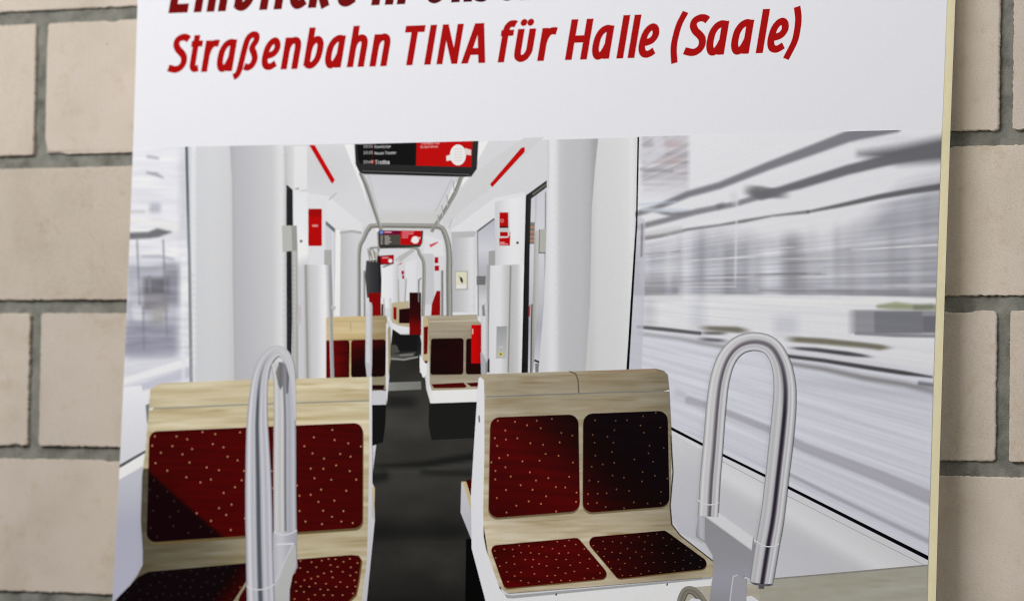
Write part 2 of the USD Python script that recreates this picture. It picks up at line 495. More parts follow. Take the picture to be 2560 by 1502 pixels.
def add_letters(items, base, cap, parent, col, fat=0.0):
    """items: (character, picture x of its lower left corner); base: the line's height on the board."""
    for ch, x in items:
        yb = np.interp(x, [p[0] for p in base], [p[1] for p in base])
        o = uv([(x, yb)])[0]
        sh = unary_union(GLYPH[ch])
        if fat:
            sh = sh.buffer(fat, join_style='mitre', mitre_limit=2.5)
        pr = Print()
        for gg in getattr(sh, 'geoms', [sh]):
            def tr(ring):
                r = np.array(ring.coords)
                q = np.stack([o[0] + (r[:, 0] * 1.03 + SHEAR * r[:, 1]) * cap, o[1] + r[:, 1] * cap], 1)
                return inv_uv(q)
            pp = Polygon(tr(gg.exterior), [tr(i) for i in gg.interiors])
            pr.poly(pp, col, 12 if callable(col) else None)
        pr.build('letter', parent)


head = xf('headline', str(board.GetPath()))
head.SetCustomDataByKey('label', 'dark red upper headline line cut by the top of the picture')
head2 = xf('headline', str(board.GetPath()))
head2.SetCustomDataByKey('label', 'red slanted headline naming the tram and the town')
RED = (168, 0, 3)
base2 = [(419, 181.5), (508, 179.5), (970, 164.5), (1029, 162.5), (1210, 157), (1420, 149.5), (1585, 144.5), (1905, 132), (2003, 128)]
cap_m = abs(uv([(1420, 149.5)])[0][1] - uv([(1434, 50.5)])[0][1])
line2 = [('S', 419), ('t', 468), ('r', 503.5), ('a', 539.5), ('B', 603), ('e', 651.5), ('n', 702.5), ('b', 758), ('a', 810), ('h', 868), ('n', 924.5),
         ('T', 1000), ('I', 1061.5), ('N', 1092), ('A', 1154), ('f', 1240), ('ü', 1283), ('r', 1344), ('H', 1413.5), ('a', 1477.5), ('l', 1542), ('l', 1570), ('e', 1593.5),
         ('(', 1673), ('S', 1709), ('a', 1763), ('a', 1825), ('l', 1890.5), ('e', 1915.5), (')', 1975)]
add_letters(line2, base2, cap_m, head2, RED, 0.013)
base1 = [(423, 31.0), (663, 22.5), (935, 11), (1140, 3.5), (1500, -9)]
line1 = [('E', 424), ('i', 487), ('n', 519), ('b', 586), ('l', 651), ('i', 687), ('c', 722), ('k', 773), ('e', 842), ('i', 931), ('n', 965), ('u', 1066), ('n', 1131), ('s', 1186), ('e', 1245), ('r', 1304), ('e', 1352)]
add_letters(line1, base1, cap_m * 1.1, head, grad((430, 0), (1300, 0), [(0, (118, 2, 10)), (0.55, (112, 0, 12)), (1, (52, 10, 44))]), 0.03)

# ------------------------------------------------------------------ the printed tram picture
pic = xf('tram_picture', str(board.GetPath()))
pic.SetCustomDataByKey('label', 'printed picture of a tram interior with red seats and grey handrails')
def inside_noise(P, sx, sy, seed, k=2):
    q = np.column_stack([P[:, 0] / sx, P[:, 1] / sy, np.full(len(P), seed * 7.7)])
    return meshkit.fbm(q, k, seed) - 0.5


def soft_path(P, path, w, soft, taper=0.0):
    """0..1 mask of a soft edged stroke along a path; w = width at its points."""
    path = np.array(path, float)
    w = np.broadcast_to(np.asarray(w, float), (len(path),))
    best = np.full(len(P), -1e9)
    run, arc, seg = 0.0, np.zeros(len(P)), np.linalg.norm(np.diff(path, axis=0), axis=1)
    for a, b, wa, wb, ln in zip(path[:-1], path[1:], w[:-1], w[1:], seg):
        d = b - a
        t = np.clip(((P - a) @ d) / (d @ d), 0, 1)
        dist = np.linalg.norm(P - a - t[:, None] * d, axis=1)
        val = (wa + (wb - wa) * t) / 2 - dist
        arc = np.where(val > best, run + t * ln, arc)
        best = np.maximum(best, val)
        run += ln
    x = np.clip(best / soft + 0.5, 0, 1)
    x = x * x * (3 - 2 * x)
    if taper:
        e = np.clip(np.minimum(arc, run - arc) / min(taper, run * 0.4), 0, 1)
        x = x * e * e * (3 - 2 * e)
    return x


def soft_box(P, x0, y0, x1, y1, sx, sy):
    fx = np.clip((P[:, 0] - x0) / sx + 0.5, 0, 1) * np.clip((x1 - P[:, 0]) / sx + 0.5, 0, 1)
    fy = np.clip((P[:, 1] - y0) / sy + 0.5, 0, 1) * np.clip((y1 - P[:, 1]) / sy + 0.5, 0, 1)
    return fx * fy


def blend(C, mask, col, alpha=1.0):
    mk = (mask * alpha)[:, None]
    return C * (1 - mk) + np.array(col, float) * mk


# -------- backdrop: pale ceiling and walls of the tram
def backdrop(P):
    C = np.tile(np.array([214.0, 215, 220]), (len(P), 1))
    C = blend(C, soft_box(P, 820, 700, 1400, 1000, 120, 120), (226, 227, 233))
    C = blend(C, soft_box(P, 715, 360, 880, 480, 60, 60), (208, 208, 212))
    return C


Print().poly([(300, 371), (333, 370), (600, 365), (1280, 352), (1735, 339.5), (2260, 325), (2400, 321), (2400, 1640), (240, 1640)], backdrop, 30).build('interior_backdrop', pic)

# -------- ceiling
p = Print()
p.poly([(860, 362), (1215, 353), (1104, 520), (1095, 575), (955, 575), (940, 540)], grad((0, 440), (0, 565), [(0, (205, 206, 213)), (0.6, (211, 212, 218)), (0.72, (203, 204, 204)), (1, (208, 208, 208))]), 25)
p.poly([(1310, 345), (1360, 343), (1215, 480), (1160, 520), (1110, 570), (1104, 535), (1190, 430)], (210, 210, 213))
p.poly([(720, 478), (820, 490), (905, 560), (908, 580), (830, 570), (733, 478)], (222, 223, 227))
p.poly([(1236, 495), (1310, 480), (1318, 492), (1190, 580), (1130, 590), (1128, 575)], (224, 225, 229))
p.build('ceiling', pic)
p = Print()
p.poly([(861, 362), (886, 361), (926, 540), (950, 582), (940, 578), (905, 470)], (237, 238, 241))
p.build('light_strip', pic)
p = Print()
p.poly([(1198, 354), (1222, 353), (1172, 445), (1106, 524), (1098, 560), (1130, 470), (1170, 420)], (236, 237, 240))
p.build('light_strip', pic)
p = Print()
p.poly([(712, 366), (735, 366), (735, 480), (718, 470)], grad((712, 0), (735, 0), [(0, (196, 196, 199)), (1, (214, 214, 218))]), 12)
p.poly([(735, 366), (768, 365), (768, 472), (735, 478)], (224, 225, 228))
p.line([(712, 366), (716, 475)], 2, (180, 180, 180))
Print().line([(822, 500), (842, 482)], 4, (193, 193, 195)).build('ceiling_seam', pic)
p.build('door_header', pic)
Print().line([(738, 473), (748, 471)], 3, (150, 150, 150)).build('ceiling_fixing', pic)
for pts in ([(773, 363), (787, 363), (837, 450), (832, 459), (828, 457)], [(1225, 461), (1303, 370), (1312, 368), (1312, 380), (1231, 468)]):
    Print().poly(pts, (192, 4, 16)).build('red_stripe', pic)

# -------- left window with the street outside
VPX, VPY = 985.0, 722.0


def left_street(P):
    n = inside_noise(P, 90, 12, 3)
    C = np.tile(np.array([223.0, 224, 232]), (len(P), 1)) + n[:, None] * 26
    C = blend(C, soft_path(P, [(370, 392), (394, 396)], 7, 8), (178, 180, 190))
    C = blend(C, soft_path(P, [(368, 432), (390, 436), (408, 445)], [5, 9, 3], 7), (165, 166, 176))
    C = blend(C, soft_box(P, 374, 508, 402, 532, 12, 14), (185, 186, 198))
    C = blend(C, soft_path(P, [(326, 529), (360, 530)], 5, 8), (196, 196, 190))
    C = blend(C, soft_path(P, [(325, 548), (400, 560), (470, 570)], [14, 14, 18], 8), (232, 231, 230))
    C = blend(C, soft_box(P, 448, 370, 480, 620, 18, 80), (206, 207, 216))
    C = blend(C, soft_box(P, 315, 655, 447, 895, 20, 34), (178, 179, 193), 0.85)
    C = blend(C, soft_box(P, 410, 666, 447, 764, 16, 24), (142, 142, 155), 0.85)
    C = blend(C, soft_box(P, 357, 694, 420, 737, 18, 15), (112, 112, 120), 0.95)
    C = blend(C, soft_box(P, 358, 735, 420, 778, 12, 14), (140, 138, 145), 0.85)
    C = blend(C, soft_box(P, 378, 768, 412, 818, 18, 20), (166, 164, 160), 0.8)
    C = blend(C, soft_path(P, [(340, 770), (345, 790)], 26, 14), (222, 223, 228), 0.6)
    C = blend(C, soft_box(P, 300, 806, 440, 890, 24, 30), (146, 146, 164), 0.7)
    C = blend(C, soft_path(P, [(322, 590), (372, 588), (395, 582), (428, 580)], [17, 17, 22, 3], 7), (118, 119, 124))
    C = blend(C, soft_path(P, [(322, 668), (390, 670), (446, 673)], 5, 5), (170, 172, 182))
    C = blend(C, soft_path(P, [(356, 642), (400, 641), (432, 648)], [4, 8, 7], 8), (176, 178, 190))
    for x0, x1, ya, yb in ((343, 349, 602, 760), (358, 360, 770, 870), (408, 418, 600, 840), (374, 375, 690, 730)):
        C = blend(C, soft_path(P, [(x0, ya), (x1, yb)], 4.5, 4), (142, 143, 152), 0.85)
    C = blend(C, soft_path(P, [(316, 846), (370, 846)], 3, 5), (130, 130, 145), 0.7)
    C = blend(C, soft_path(P, [(300, 946), (470, 905)], [60, 34], 10), (214, 215, 224))
    C = blend(C, soft_path(P, [(300, 956), (476, 902)], [16, 20], 7), (233, 233, 238))
    C = blend(C, soft_path(P, [(300, 985), (476, 930)], [14, 26], 8), (198, 199, 214))
    C = blend(C, soft_box(P, 455, 600, 463, 960, 6, 40), (226, 227, 235), 0.8)
    m = inside_noise(P, 60, 7, 13)
    return C + (m * np.interp(P[:, 1], [380, 560, 640, 860, 920], [10, 14, 34, 34, 8]))[:, None]


Print().poly([(280, 371), (466, 367), (470, 560), (474, 752), (477, 960), (400, 960), (372, 1000), (366, 1128), (360, 1129), (295, 1168), (270, 1180)], left_street, 4).build('street_window', pic, 'narrow window at the left with a pale blurred street')
p = Print()
p.poly([(280, 985), (312, 968), (354, 963), (362, 1010), (368, 1060), (362, 1122), (295, 1165), (270, 1170)], grad((0, 970), (0, 1140), [(0, (232, 232, 238)), (0.4, (222, 223, 231)), (1, (214, 215, 222))]), 14)
p.poly([(364, 1012), (374, 1008), (372, 1050), (368, 1058)], (120, 130, 135))
p.line([(290, 1170.5), (364, 1128)], 7, (84, 88, 90))
p.build('window_ledge', pic)
p = Print()
p.poly([(270, 1182), (295, 1172), (366, 1130), (364, 1165), (356, 1165), (295, 1200), (270, 1212)], (236, 236, 239))
p.poly([(260, 1212), (297, 1200), (358, 1166), (362, 1175), (356, 1240), (354, 1300), (357, 1390), (354, 1420), (340, 1445), (270, 1520), (255, 1520)], grad((0, 1200), (0, 1500), [(0, (194, 195, 206)), (0.4, (176, 177, 194)), (1, (182, 182, 200))]), 20)
p.build('side_panel', pic)

# -------- left pillar and door column
p = Print()
p.poly([(463, 367), (472, 367), (478, 560), (484, 955), (474, 955), (470, 640), (466, 500)], grad((464, 0), (478, 0), [(0, (84, 90, 92)), (0.6, (120, 128, 130)), (1, (168, 172, 178))]), 8)
p.build('window_seal', pic)
p = Print()
p.poly([(470, 367), (577, 365), (583, 752), (586, 960), (483, 960), (479, 700)], grad((470, 0), (586, 0), [(0, (196, 198, 206)), (0.06, (210, 212, 220)), (0.13, (229, 230, 236)), (0.18, (206, 208, 213)), (0.5, (209, 211, 214)), (0.85, (207, 208, 212)), (1, (200, 201, 205))]), 8)
p.poly([(575, 365), (712, 362), (716, 475), (714, 700), (714, 960), (586, 960), (583, 752), (580, 450)], grad((576, 0), (716, 0), [(0, (176, 177, 183)), (0.1, (184, 185, 191)), (0.4, (192, 193, 199)), (0.75, (201, 202, 206)), (0.86, (215, 216, 220)), (0.93, (222, 222, 226)), (0.97, (206, 206, 208)), (1, (190, 190, 192))]), 8)
p.build('pillar', pic)
p = Print()
p.poly([(733, 476), (772, 482), (768, 960), (728, 960)], grad((0, 480), (0, 960), [(0, (224, 226, 230)), (0.35, (235, 237, 240)), (0.38, (203, 204, 208)), (1, (205, 206, 212))]), 30)
p.poly([(768, 480), (812, 495), (816, 700), (772, 700)], (220, 221, 226))
p.poly([(760, 662), (815, 662), (822, 955), (762, 955)], grad((760, 0), (820, 0), [(0, (188, 189, 190)), (0.15, (198, 199, 203)), (0.55, (210, 211, 217)), (0.8, (233, 233, 236)), (1, (240, 240, 242))]), 8)
p.line([(765, 662), (770, 955)], 6, (158, 160, 156))
p.line([(772, 662), (776, 955)], 3, (190, 190, 188))
p.build('door_panel', pic)
p = Print()
p.poly([(716, 463), (719, 463), (732, 475), (733, 560), (731, 760), (728, 960), (717, 960), (716, 600)], grad((715, 0), (733, 0), [(0, (70, 70, 70)), (0.3, (36, 37, 38)), (1, (52, 54, 56))]), 8)
p.build('door_seal', pic)
p = Print()
p.poly([(729, 625), (744, 625), (746, 960), (732, 960)], grad((729, 0), (746, 0), [(0, (152, 152, 150)), (0.35, (196, 196, 196)), (0.7, (176, 177, 174)), (1, (160, 160, 158))]), 6)
p.poly([(705, 564), (729, 564), (731, 627), (707, 630)], (184, 185, 180))
p.poly([(729, 564), (742, 564), (744, 626), (731, 627)], (156, 157, 152))
p.build('door_post', pic)
p = Print()
p.poly(Point(753, 603).buffer(3.4), (90, 95, 98))
p.build('knob', pic)
Print().poly([(746, 760), (752, 764), (753, 800), (748, 812), (743, 810)], (196, 190, 196)).build('door_handle', pic)
p = Print()
p.poly(sbox(774, 525, 802, 612).buffer(3), grad((0, 525), (0, 612), [(0, (165, 0, 6)), (0.12, (150, 0, 4)), (0.2, (185, 0, 8)), (1, (178, 0, 8))]), 10)
p.poly(sbox(781, 562, 795, 567), (215, 150, 150))
p.build('red_call_box', pic)
# glazed door beyond
p = Print()
p.poly([(815, 556), (836, 572), (838, 690), (834, 830), (822, 830)], (206, 207, 216))
p.poly([(815, 552), (838, 572), (837, 582), (815, 562)], (110, 120, 122))
p.line([(832, 580), (834, 800)], 3, (222, 222, 226))
p.poly(sbox(811, 625, 829, 662), (172, 173, 172))
p.poly([(840, 573), (852, 576), (850, 790), (836, 790)], (236, 236, 240))
p.poly([(852, 578), (898, 585), (900, 790), (850, 790)], grad((850, 0), (900, 0), [(0, (190, 190, 195)), (0.5, (203, 203, 208)), (1, (212, 212, 216))]), 10)
p.line([(850, 582), (880, 578), (905, 582)], 6, (176, 176, 178))
p.build('far_door', pic)

# -------- right side: device, far door, near door
p = Print()
p.poly([(1130, 590), (1185, 578), (1188, 780), (1132, 780)], grad((1130, 0), (1188, 0), [(0, (186, 186, 190)), (0.5, (205, 205, 209)), (0.9, (226, 226, 230)), (1, (214, 214, 218))]), 10)
p.poly([(1128, 580), (1190, 578), (1186, 592), (1130, 596)], (188, 188, 190))
p.build('far_pillar', pic)
p = Print()
p.poly([(1192, 580), (1237, 547), (1236, 760), (1196, 790)], grad((0, 560), (0, 780), [(0, (188, 189, 200)), (0.3, (210, 211, 220)), (0.5, (186, 187, 196)), (0.7, (180, 181, 184)), (0.85, (208, 209, 214)), (1, (220, 221, 228))]), 14)
p.line([(1193, 579), (1236, 547)], 4, (98, 102, 104))
p.line([(1194, 580), (1196, 790)], 3, (150, 152, 154))
p.poly([(1192, 690), (1215, 690), (1213, 712), (1192, 712)], (120, 120, 124))
p.poly([(1222, 628), (1238, 626), (1238, 664), (1222, 664)], (166, 167, 166))
p.poly([(1218, 662), (1226, 662), (1224, 930), (1216, 930)], (170, 170, 168))
p.build('far_door', pic)
p = Print()
p.poly([(1238, 505), (1320, 488), (1318, 660), (1238, 664)], grad((1238, 0), (1318, 0), [(0, (206, 207, 212)), (0.3, (224, 225, 230)), (0.55, (233, 234, 238)), (1, (226, 227, 232))]), 12)
p.poly([(1226, 664), (1318, 660), (1308, 935), (1220, 935)], grad((1224, 0), (1312, 0), [(0, (220, 221, 226)), (0.3, (226, 226, 230)), (0.45, (206, 206, 208)), (0.6, (190, 190, 190)), (0.8, (204, 205, 208)), (0.9, (232, 233, 238)), (1, (238, 239, 243))]), 8)
p.line([(1277, 664), (1271, 930)], 4, (150, 150, 146))
p.build('door_panel', pic)
p = Print()
p.poly(sbox(1249, 531, 1271, 566), (178, 2, 10))
p.poly(sbox(1249, 566, 1271, 570), (70, 30, 34))
p.poly(sbox(1250, 570, 1271, 579), (196, 198, 202))
p.poly(sbox(1250, 580, 1270, 591), (176, 4, 12))
p.poly([(1248, 594), (1268, 594), (1272, 590), (1272, 580), (1276, 580), (1275, 614), (1249, 614)], (188, 4, 14))
p.line([(1248, 594), (1269, 593), (1273, 588), (1272, 530)], 3, (212, 212, 216))
p.poly(sbox(1250, 605, 1262, 608), (224, 160, 160))
p.poly(sbox(1250, 609, 1270, 612), (220, 150, 150))
p.poly(Point(1255, 552).buffer(5), (205, 120, 118))
p.poly(Point(1255, 552).buffer(2), (178, 2, 10))
p.build('ticket_machine', pic, 'red and grey ticket machine on the right door column')
p = Print()
p.poly(Point(1294, 607).buffer(3.4), (86, 90, 94))
p.build('knob', pic)
p = Print()
p.poly([(1242, 816), (1268, 815), (1266, 896), (1240, 896)], grad((0, 815), (0, 896), [(0, (160, 162, 166)), (0.5, (178, 180, 184)), (1, (190, 192, 192))]), 10)
p.poly(sbox(1248, 866, 1258, 869), (205, 206, 210))
p.poly(Point(1252, 885).buffer(5.5), (214, 204, 90))
p.poly(Point(1252, 885).buffer(2.4), (90, 86, 40))
p.build('ticket_validator', pic)
p = Print()
p.poly([(1326, 498), (1366, 470), (1368, 575), (1364, 905), (1318, 935)], grad((0, 480), (0, 930), [(0, (206, 207, 216)), (0.3, (214, 214, 222)), (0.6, (196, 197, 206)), (0.75, (176, 177, 188)), (1, (214, 216, 226))]), 16)
p.poly(sbox(1324, 556, 1337, 610), (134, 126, 122))
for y in (568, 580, 592, 602):
    p.line([(1325, y), (1336, y)], 4, (196, 140, 110))
p.poly([(1336, 470), (1344, 478), (1340, 560), (1338, 560)], (196, 197, 204))
p.line([(1364, 480), (1362, 905)], 3, (150, 152, 156))
p.poly([(1322, 768), (1326, 760), (1325, 790), (1321, 792)], (196, 60, 70))
p.line([(1336, 900), (1350, 906)], 5, (50, 50, 52))
p.poly(sbox(1338, 908, 1348, 930), (130, 130, 132))
p.build('door_glass', pic)
p = Print()
p.poly([(1315, 489), (1367, 451), (1367, 468), (1328, 497), (1324, 640), (1320, 936), (1304, 936), (1311, 640)], grad((1310, 0), (1330, 0), [(0, (30, 30, 32)), (0.6, (42, 43, 44)), (1, (62, 64, 66))]), 12)
p.poly([(1330, 486), (1366, 459), (1366, 463), (1334, 488)], (120, 112, 104))
p.build('door_seal', pic)
p = Print()
p.poly([(1336, 580), (1348, 574), (1346, 760), (1332, 935), (1326, 935), (1334, 700)], grad((1328, 0), (1348, 0), [(0, (150, 150, 146)), (0.5, (182, 182, 178)), (1, (206, 206, 206))]), 8)
p.line([(1330, 760), (1327, 935)], 3, (78, 78, 72))
p.poly([(1348, 574), (1371, 572), (1368, 631), (1347, 632)], (180, 181, 174))
p.line([(1349, 574), (1347.5, 632)], 2, (120, 120, 112))
p.line([(1347, 632), (1367, 632)], 2.5, (110, 110, 104))
p.build('door_post', pic)
p = Print()
p.poly([(1372, 350), (1496, 347), (1488, 420), (1480, 520), (1476, 752), (1464, 935), (1346, 935), (1360, 760), (1367, 560)], grad((1362, 0), (1484, 0), [(0, (214, 215, 220)), (0.14, (228, 229, 234)), (0.24, (221, 222, 226)), (0.3, (200, 201, 205)), (0.45, (194, 195, 199)), (0.75, (192, 193, 197)), (0.93, (184, 185, 189)), (1, (168, 169, 173))]), 9)
p.poly([(1496, 347), (1594, 343), (1590, 560), (1578, 752), (1566, 925), (1464, 935), (1476, 752), (1480, 520), (1488, 420)], grad((1480, 0), (1594, 0), [(0, (205, 206, 207)), (0.12, (214, 215, 217)), (0.6, (218, 219, 222)), (0.8, (222, 223, 226)), (0.88, (230, 231, 234)), (1, (214, 214, 214))]), 9)
p.line([(1372, 350), (1372, 470)], 2, (206, 206, 210))
p.build('pillar', pic)

# -------- large right window: the street rushing by
RB_ = random.Random(3)


streak = soft_path


def right_street(P):
    def soft_path(P, path, w, soft):
        ends = path[-1][0] > 2320 or path[0][0] < 1612
        return streak(P, path, np.asarray(w, float) * 1.06, soft * 1.25, 0 if ends else 46)

    dx = np.maximum(P[:, 0] - VPX, 60)
    s = (P[:, 1] - VPY) / dx
    lr = np.log(dx)
    q = np.column_stack([s * 95, lr * 3.0, np.zeros(len(P))])
    st1 = meshkit.fbm(q, 2, 21) - 0.5
    q2 = np.column_stack([s * 230, lr * 4.5, np.zeros(len(P))])
    st2 = meshkit.noise(q2, 31) - 0.5
    colm = meshkit.fbm(np.column_stack([P[:, 0] / 52, s * 2.2, np.full(len(P), 2.0)]), 2, 8) - 0.5
    C = np.tile(np.array([229.0, 230, 236]), (len(P), 1))
    # pale haze on the far houses, blurred along the line of travel
    top = np.interp(P[:, 0], [1570, 1640, 1720, 1800, 1990, 2060, 2150, 2250, 2360], [600, 590, 574, 572, 590, 592, 545, 455, 425])
    far = np.clip((P[:, 1] - top) / 70 + 0.2, 0, 1) * np.clip((738 + (P[:, 0] - 1600) * 0.008 - P[:, 1]) / 7, 0, 1)
    tone = np.interp(P[:, 0], [1580, 1640, 1700, 1750, 1800, 1860, 1920, 1990, 2040, 2120, 2240, 2360], [176, 200, 196, 180, 176, 188, 190, 172, 188, 182, 172, 158])
    tone = tone - np.clip((P[:, 1] - 640) / 100, 0, 1) * 10 + 4
    tone = tone + st1 * 38 + st2 * 24 + colm * 62
    C = C * (1 - far[:, None]) + far[:, None] * (tone[:, None] + np.array([-3, -2, 8.0]))
    C = blend(C, soft_box(P, 1920, 520, 2000, 590, 40, 40), (228, 228, 234), 0.9)
    C = blend(C, soft_box(P, 1960, 588, 2002, 725, 30, 40), (146, 146, 152), 0.62)
    C = blend(C, soft_box(P, 1740, 590, 1766, 730, 26, 60), (160, 161, 176), 0.5)
    C = blend(C, soft_box(P, 1604, 600, 1625, 730, 14, 30), (214, 213, 220), 0.6)
    # tall house at the upper left
    hs = soft_box(P, 1604, 335, 1722, 468, 14, 70)
    htone = 190 + st1 * 50 + (meshkit.noise(np.column_stack([P[:, 0] / 160, P[:, 1] / 7, np.zeros(len(P))]), 4) - 0.5) * 44
    C = C * (1 - hs[:, None] * 0.9) + hs[:, None] * 0.9 * (htone[:, None] + np.array([0, -4, 4.0]))
    C = blend(C, soft_path(P, [(1648, 362), (1720, 360)], 16, 10), (196, 176, 176), 0.55)
    C = blend(C, soft_path(P, [(1640, 400), (1716, 402)], 14, 10), (198, 178, 176), 0.5)
    C = blend(C, soft_path(P, [(1604, 424), (1680, 428)], 7, 6), (160, 160, 166), 0.7)
    C = blend(C, soft_path(P, [(1604, 384), (1624, 396), (1650, 378), (1646, 350)], 26, 12), (214, 214, 222), 0.8)
    # overhead beams
    dk = (126, 127, 134)
    C = blend(C, soft_path(P, [(1590, 536), (1640, 520), (1720, 486), (1800, 464), (1920, 416), (2040, 372), (2120, 342), (2240, 318)], [12, 12, 15, 16, 19, 24, 27, 26], 9), (128, 128, 136), 0.95)
    C = blend(C, soft_path(P, [(1600, 512), (1690, 505)], 4, 8), (190, 200, 216), 0.8)
    C = blend(C, soft_path(P, [(1610, 524), (1720, 528)], 9, 8), (198, 206, 218), 0.8)
    C = blend(C, soft_path(P, [(2150, 385), (2250, 388), (2360, 374)], [4, 40, 56], 30), (100, 101, 106), 0.95)
    C = blend(C, soft_path(P, [(2120, 356), (2260, 344), (2300, 345)], [2, 12, 4], 14), (214, 216, 226), 0.7)
    C = blend(C, soft_path(P, [(1920, 484), (2000, 462), (2120, 425), (2240, 396), (2360, 372)], [14, 20, 23, 26, 34], 9), (112, 111, 118), 0.95)
    C = blend(C, soft_path(P, [(1596, 568), (1660, 552), (1740, 530), (1840, 510), (1920, 486)], [13, 13, 14, 12, 14], 8), (138, 138, 144), 0.95)
    C = blend(C, soft_path(P, [(1620, 528), (1680, 536), (1740, 530)], [4, 9, 4], 7), (120, 121, 128), 0.8)
    C = blend(C, soft_path(P, [(1850, 470), (1905, 480), (1985, 490)], [16, 26, 14], 9), (124, 122, 126), 0.9)
    C = blend(C, soft_path(P, [(1785, 520), (1818, 510)], 12, 10), (118, 108, 112), 0.6)
    C = blend(C, soft_path(P, [(1830, 472), (1842, 520)], 16, 12), (214, 214, 220), 0.7)
    C = blend(C, soft_path(P, [(1606, 596), (1650, 590), (1720, 574), (1800, 563), (1860, 553), (1930, 540), (2020, 530)], [9, 8, 6, 5, 8, 4, 8], 6), (124, 122, 126), 0.9)
    C = blend(C, soft_path(P, [(2020, 530), (2100, 514), (2200, 492), (2280, 478), (2360, 466)], [5, 9, 12, 13, 16], 7), (104, 103, 108), 0.95)
    C = blend(C, soft_path(P, [(1606, 590), (1700, 574)], 14, 12), (190, 186, 184), 0.5)
    C = blend(C, soft_path(P, [(1850, 477), (1905, 488), (1965, 476)], [16, 22, 16], 10), (116, 115, 121), 0.95)
    # light and dark streaks on the houses
    for x0, y0, x1, y1, w, c, a in ((1680, 654, 1910, 640, 4, 230, 0.9), (2130, 624, 2350, 612, 5, 232, 0.85), (1920, 649, 2110, 644, 6, 214, 0.7), (1780, 687, 2060, 684, 4, 140, 0.8), (1920, 683, 2080, 686, 5, 132, 0.7),
                                    (1740, 694, 1900, 692, 3, 226, 0.8), (1610, 636, 1700, 628, 4, 150, 0.7), (1600, 707, 1680, 706, 6, 172, 0.8), (1600, 718, 1840, 716, 4, 214, 0.7), (1930, 620, 2000, 618, 4, 216, 0.7),
                                    (2060, 668, 2350, 656, 6, 158, 0.5), (1700, 706, 1860, 708, 3, 220, 0.6), (2210, 714, 2350, 713, 9, 200, 0.8), (1990, 692, 2070, 692, 3, 226, 0.8)):
        C = blend(C, soft_path(P, [(x0, y0), (x1, y1)], [w * 0.5, w], 4), g(c), a)
    C = blend(C, soft_path(P, [(1590, 728), (1690, 726)], [22, 14], 9), (150, 149, 156), 0.9)
    C = blend(C, soft_box(P, 1596, 690, 1700, 742, 30, 26), (156, 155, 162), 0.5)
    C = blend(C, soft_path(P, [(1650, 722), (1700, 728)], 10, 14), (130, 132, 168), 0.35)
    C = blend(C, soft_path(P, [(1900, 725), (2080, 728), (2200, 732), (2350, 738)], [6, 12, 11, 14], 9), (146, 146, 153), 0.75)
    for x, wd, v, a in ((1672, 16, 222, 0.5), (1700, 10, 160, 0.35), (1755, 14, 150, 0.4), (1802, 18, 208, 0.4), (1880, 22, 216, 0.4), (2030, 26, 206, 0.45), (2092, 18, 156, 0.3), (2150, 30, 200, 0.3), (2230, 20, 158, 0.3), (2290, 24, 186, 0.3)):
        C = blend(C, soft_box(P, x - wd / 2, np.interp(x, [1600, 2300], [600, 560]), x + wd / 2, 728, 14, 60), g(v), a)
    C = blend(C, soft_path(P, [(1843, 480), (1838, 728)], 6, 5), (226, 227, 236), 0.55)
    # white band and ground
    gr = np.clip((P[:, 1] - (808 + (P[:, 0] - 1600) * 0.155)) / 22, 0, 1)
    gt = 217 + st1 * 11 + st2 * 7
    C = C * (1 - gr[:, None]) + gr[:, None] * (gt[:, None] + np.array([-3, -1, 10.0]))
    C = blend(C, soft_box(P, 1606, 750, 1640, 820, 26, 30), (196, 197, 204), 0.7)
    C = blend(C, soft_box(P, 1730, 752, 1764, 830, 26, 40), (204, 206, 216), 0.7)
    C = blend(C, soft_box(P, 1936, 790, 1994, 836, 26, 30), (204, 205, 216), 0.8)
    C = blend(C, soft_box(P, 2130, 775, 2360, 834, 26, 4), (150, 151, 158), 0.95)
    C = blend(C, soft_box(P, 2186, 778, 2306, 832, 8, 4), (128, 129, 138), 0.9)
    C = blend(C, soft_box(P, 2306, 790, 2360, 830, 10, 6), (112, 112, 120), 0.8)
    C = blend(C, soft_path(P, [(2140, 834), (2240, 838), (2350, 840)], [5, 9, 7], 6), (120, 120, 128), 0.8)
    C = blend(C, soft_path(P, [(2136, 775), (2350, 777)], 3, 3), (196, 197, 200), 0.8)
    C = blend(C, soft_path(P, [(2196, 766), (2240, 764), (2300, 768), (2350, 768)], [8, 18, 12, 12], 9), (150, 157, 124), 0.85)
    C = blend(C, soft_path(P, [(2290, 768), (2330, 766)], 12, 12), (120, 124, 110), 0.7)
    # kerbs and benches
    C = blend(C, soft_path(P, [(1596, 817), (1660, 823), (1750, 833)], [7, 9, 8], 5), (92, 91, 94), 0.95)
    C = blend(C, soft_path(P, [(1735, 818), (1840, 824), (1890, 829)], [8, 14, 8], 8), (122, 118, 106), 0.95)
    C = blend(C, soft_path(P, [(1740, 832), (1830, 833)], 7, 7), (80, 78, 78), 0.8)
    C = blend(C, soft_path(P, [(1600, 834), (1700, 846), (1760, 858), (1830, 870)], [6, 8, 12, 10], 10), (162, 161, 168), 0.8)
    C = blend(C, soft_path(P, [(1735, 846), (1830, 853)], 8, 6), (98, 97, 104), 0.85)
    C = blend(C, soft_path(P, [(1952, 846), (2060, 853), (2160, 863), (2200, 868), (2246, 870)], [12, 14, 13, 13, 2], 8), (124, 120, 106), 0.95)
    C = blend(C, soft_path(P, [(1960, 868), (2040, 874), (2120, 884), (2196, 894)], [4, 9, 10, 3], 7), (76, 76, 82), 0.95)
    C = blend(C, soft_path(P, [(1970, 890), (2060, 901), (2180, 920), (2260, 932), (2330, 942)], [8, 9, 10, 10, 4], 6), (76, 73, 76), 0.95)
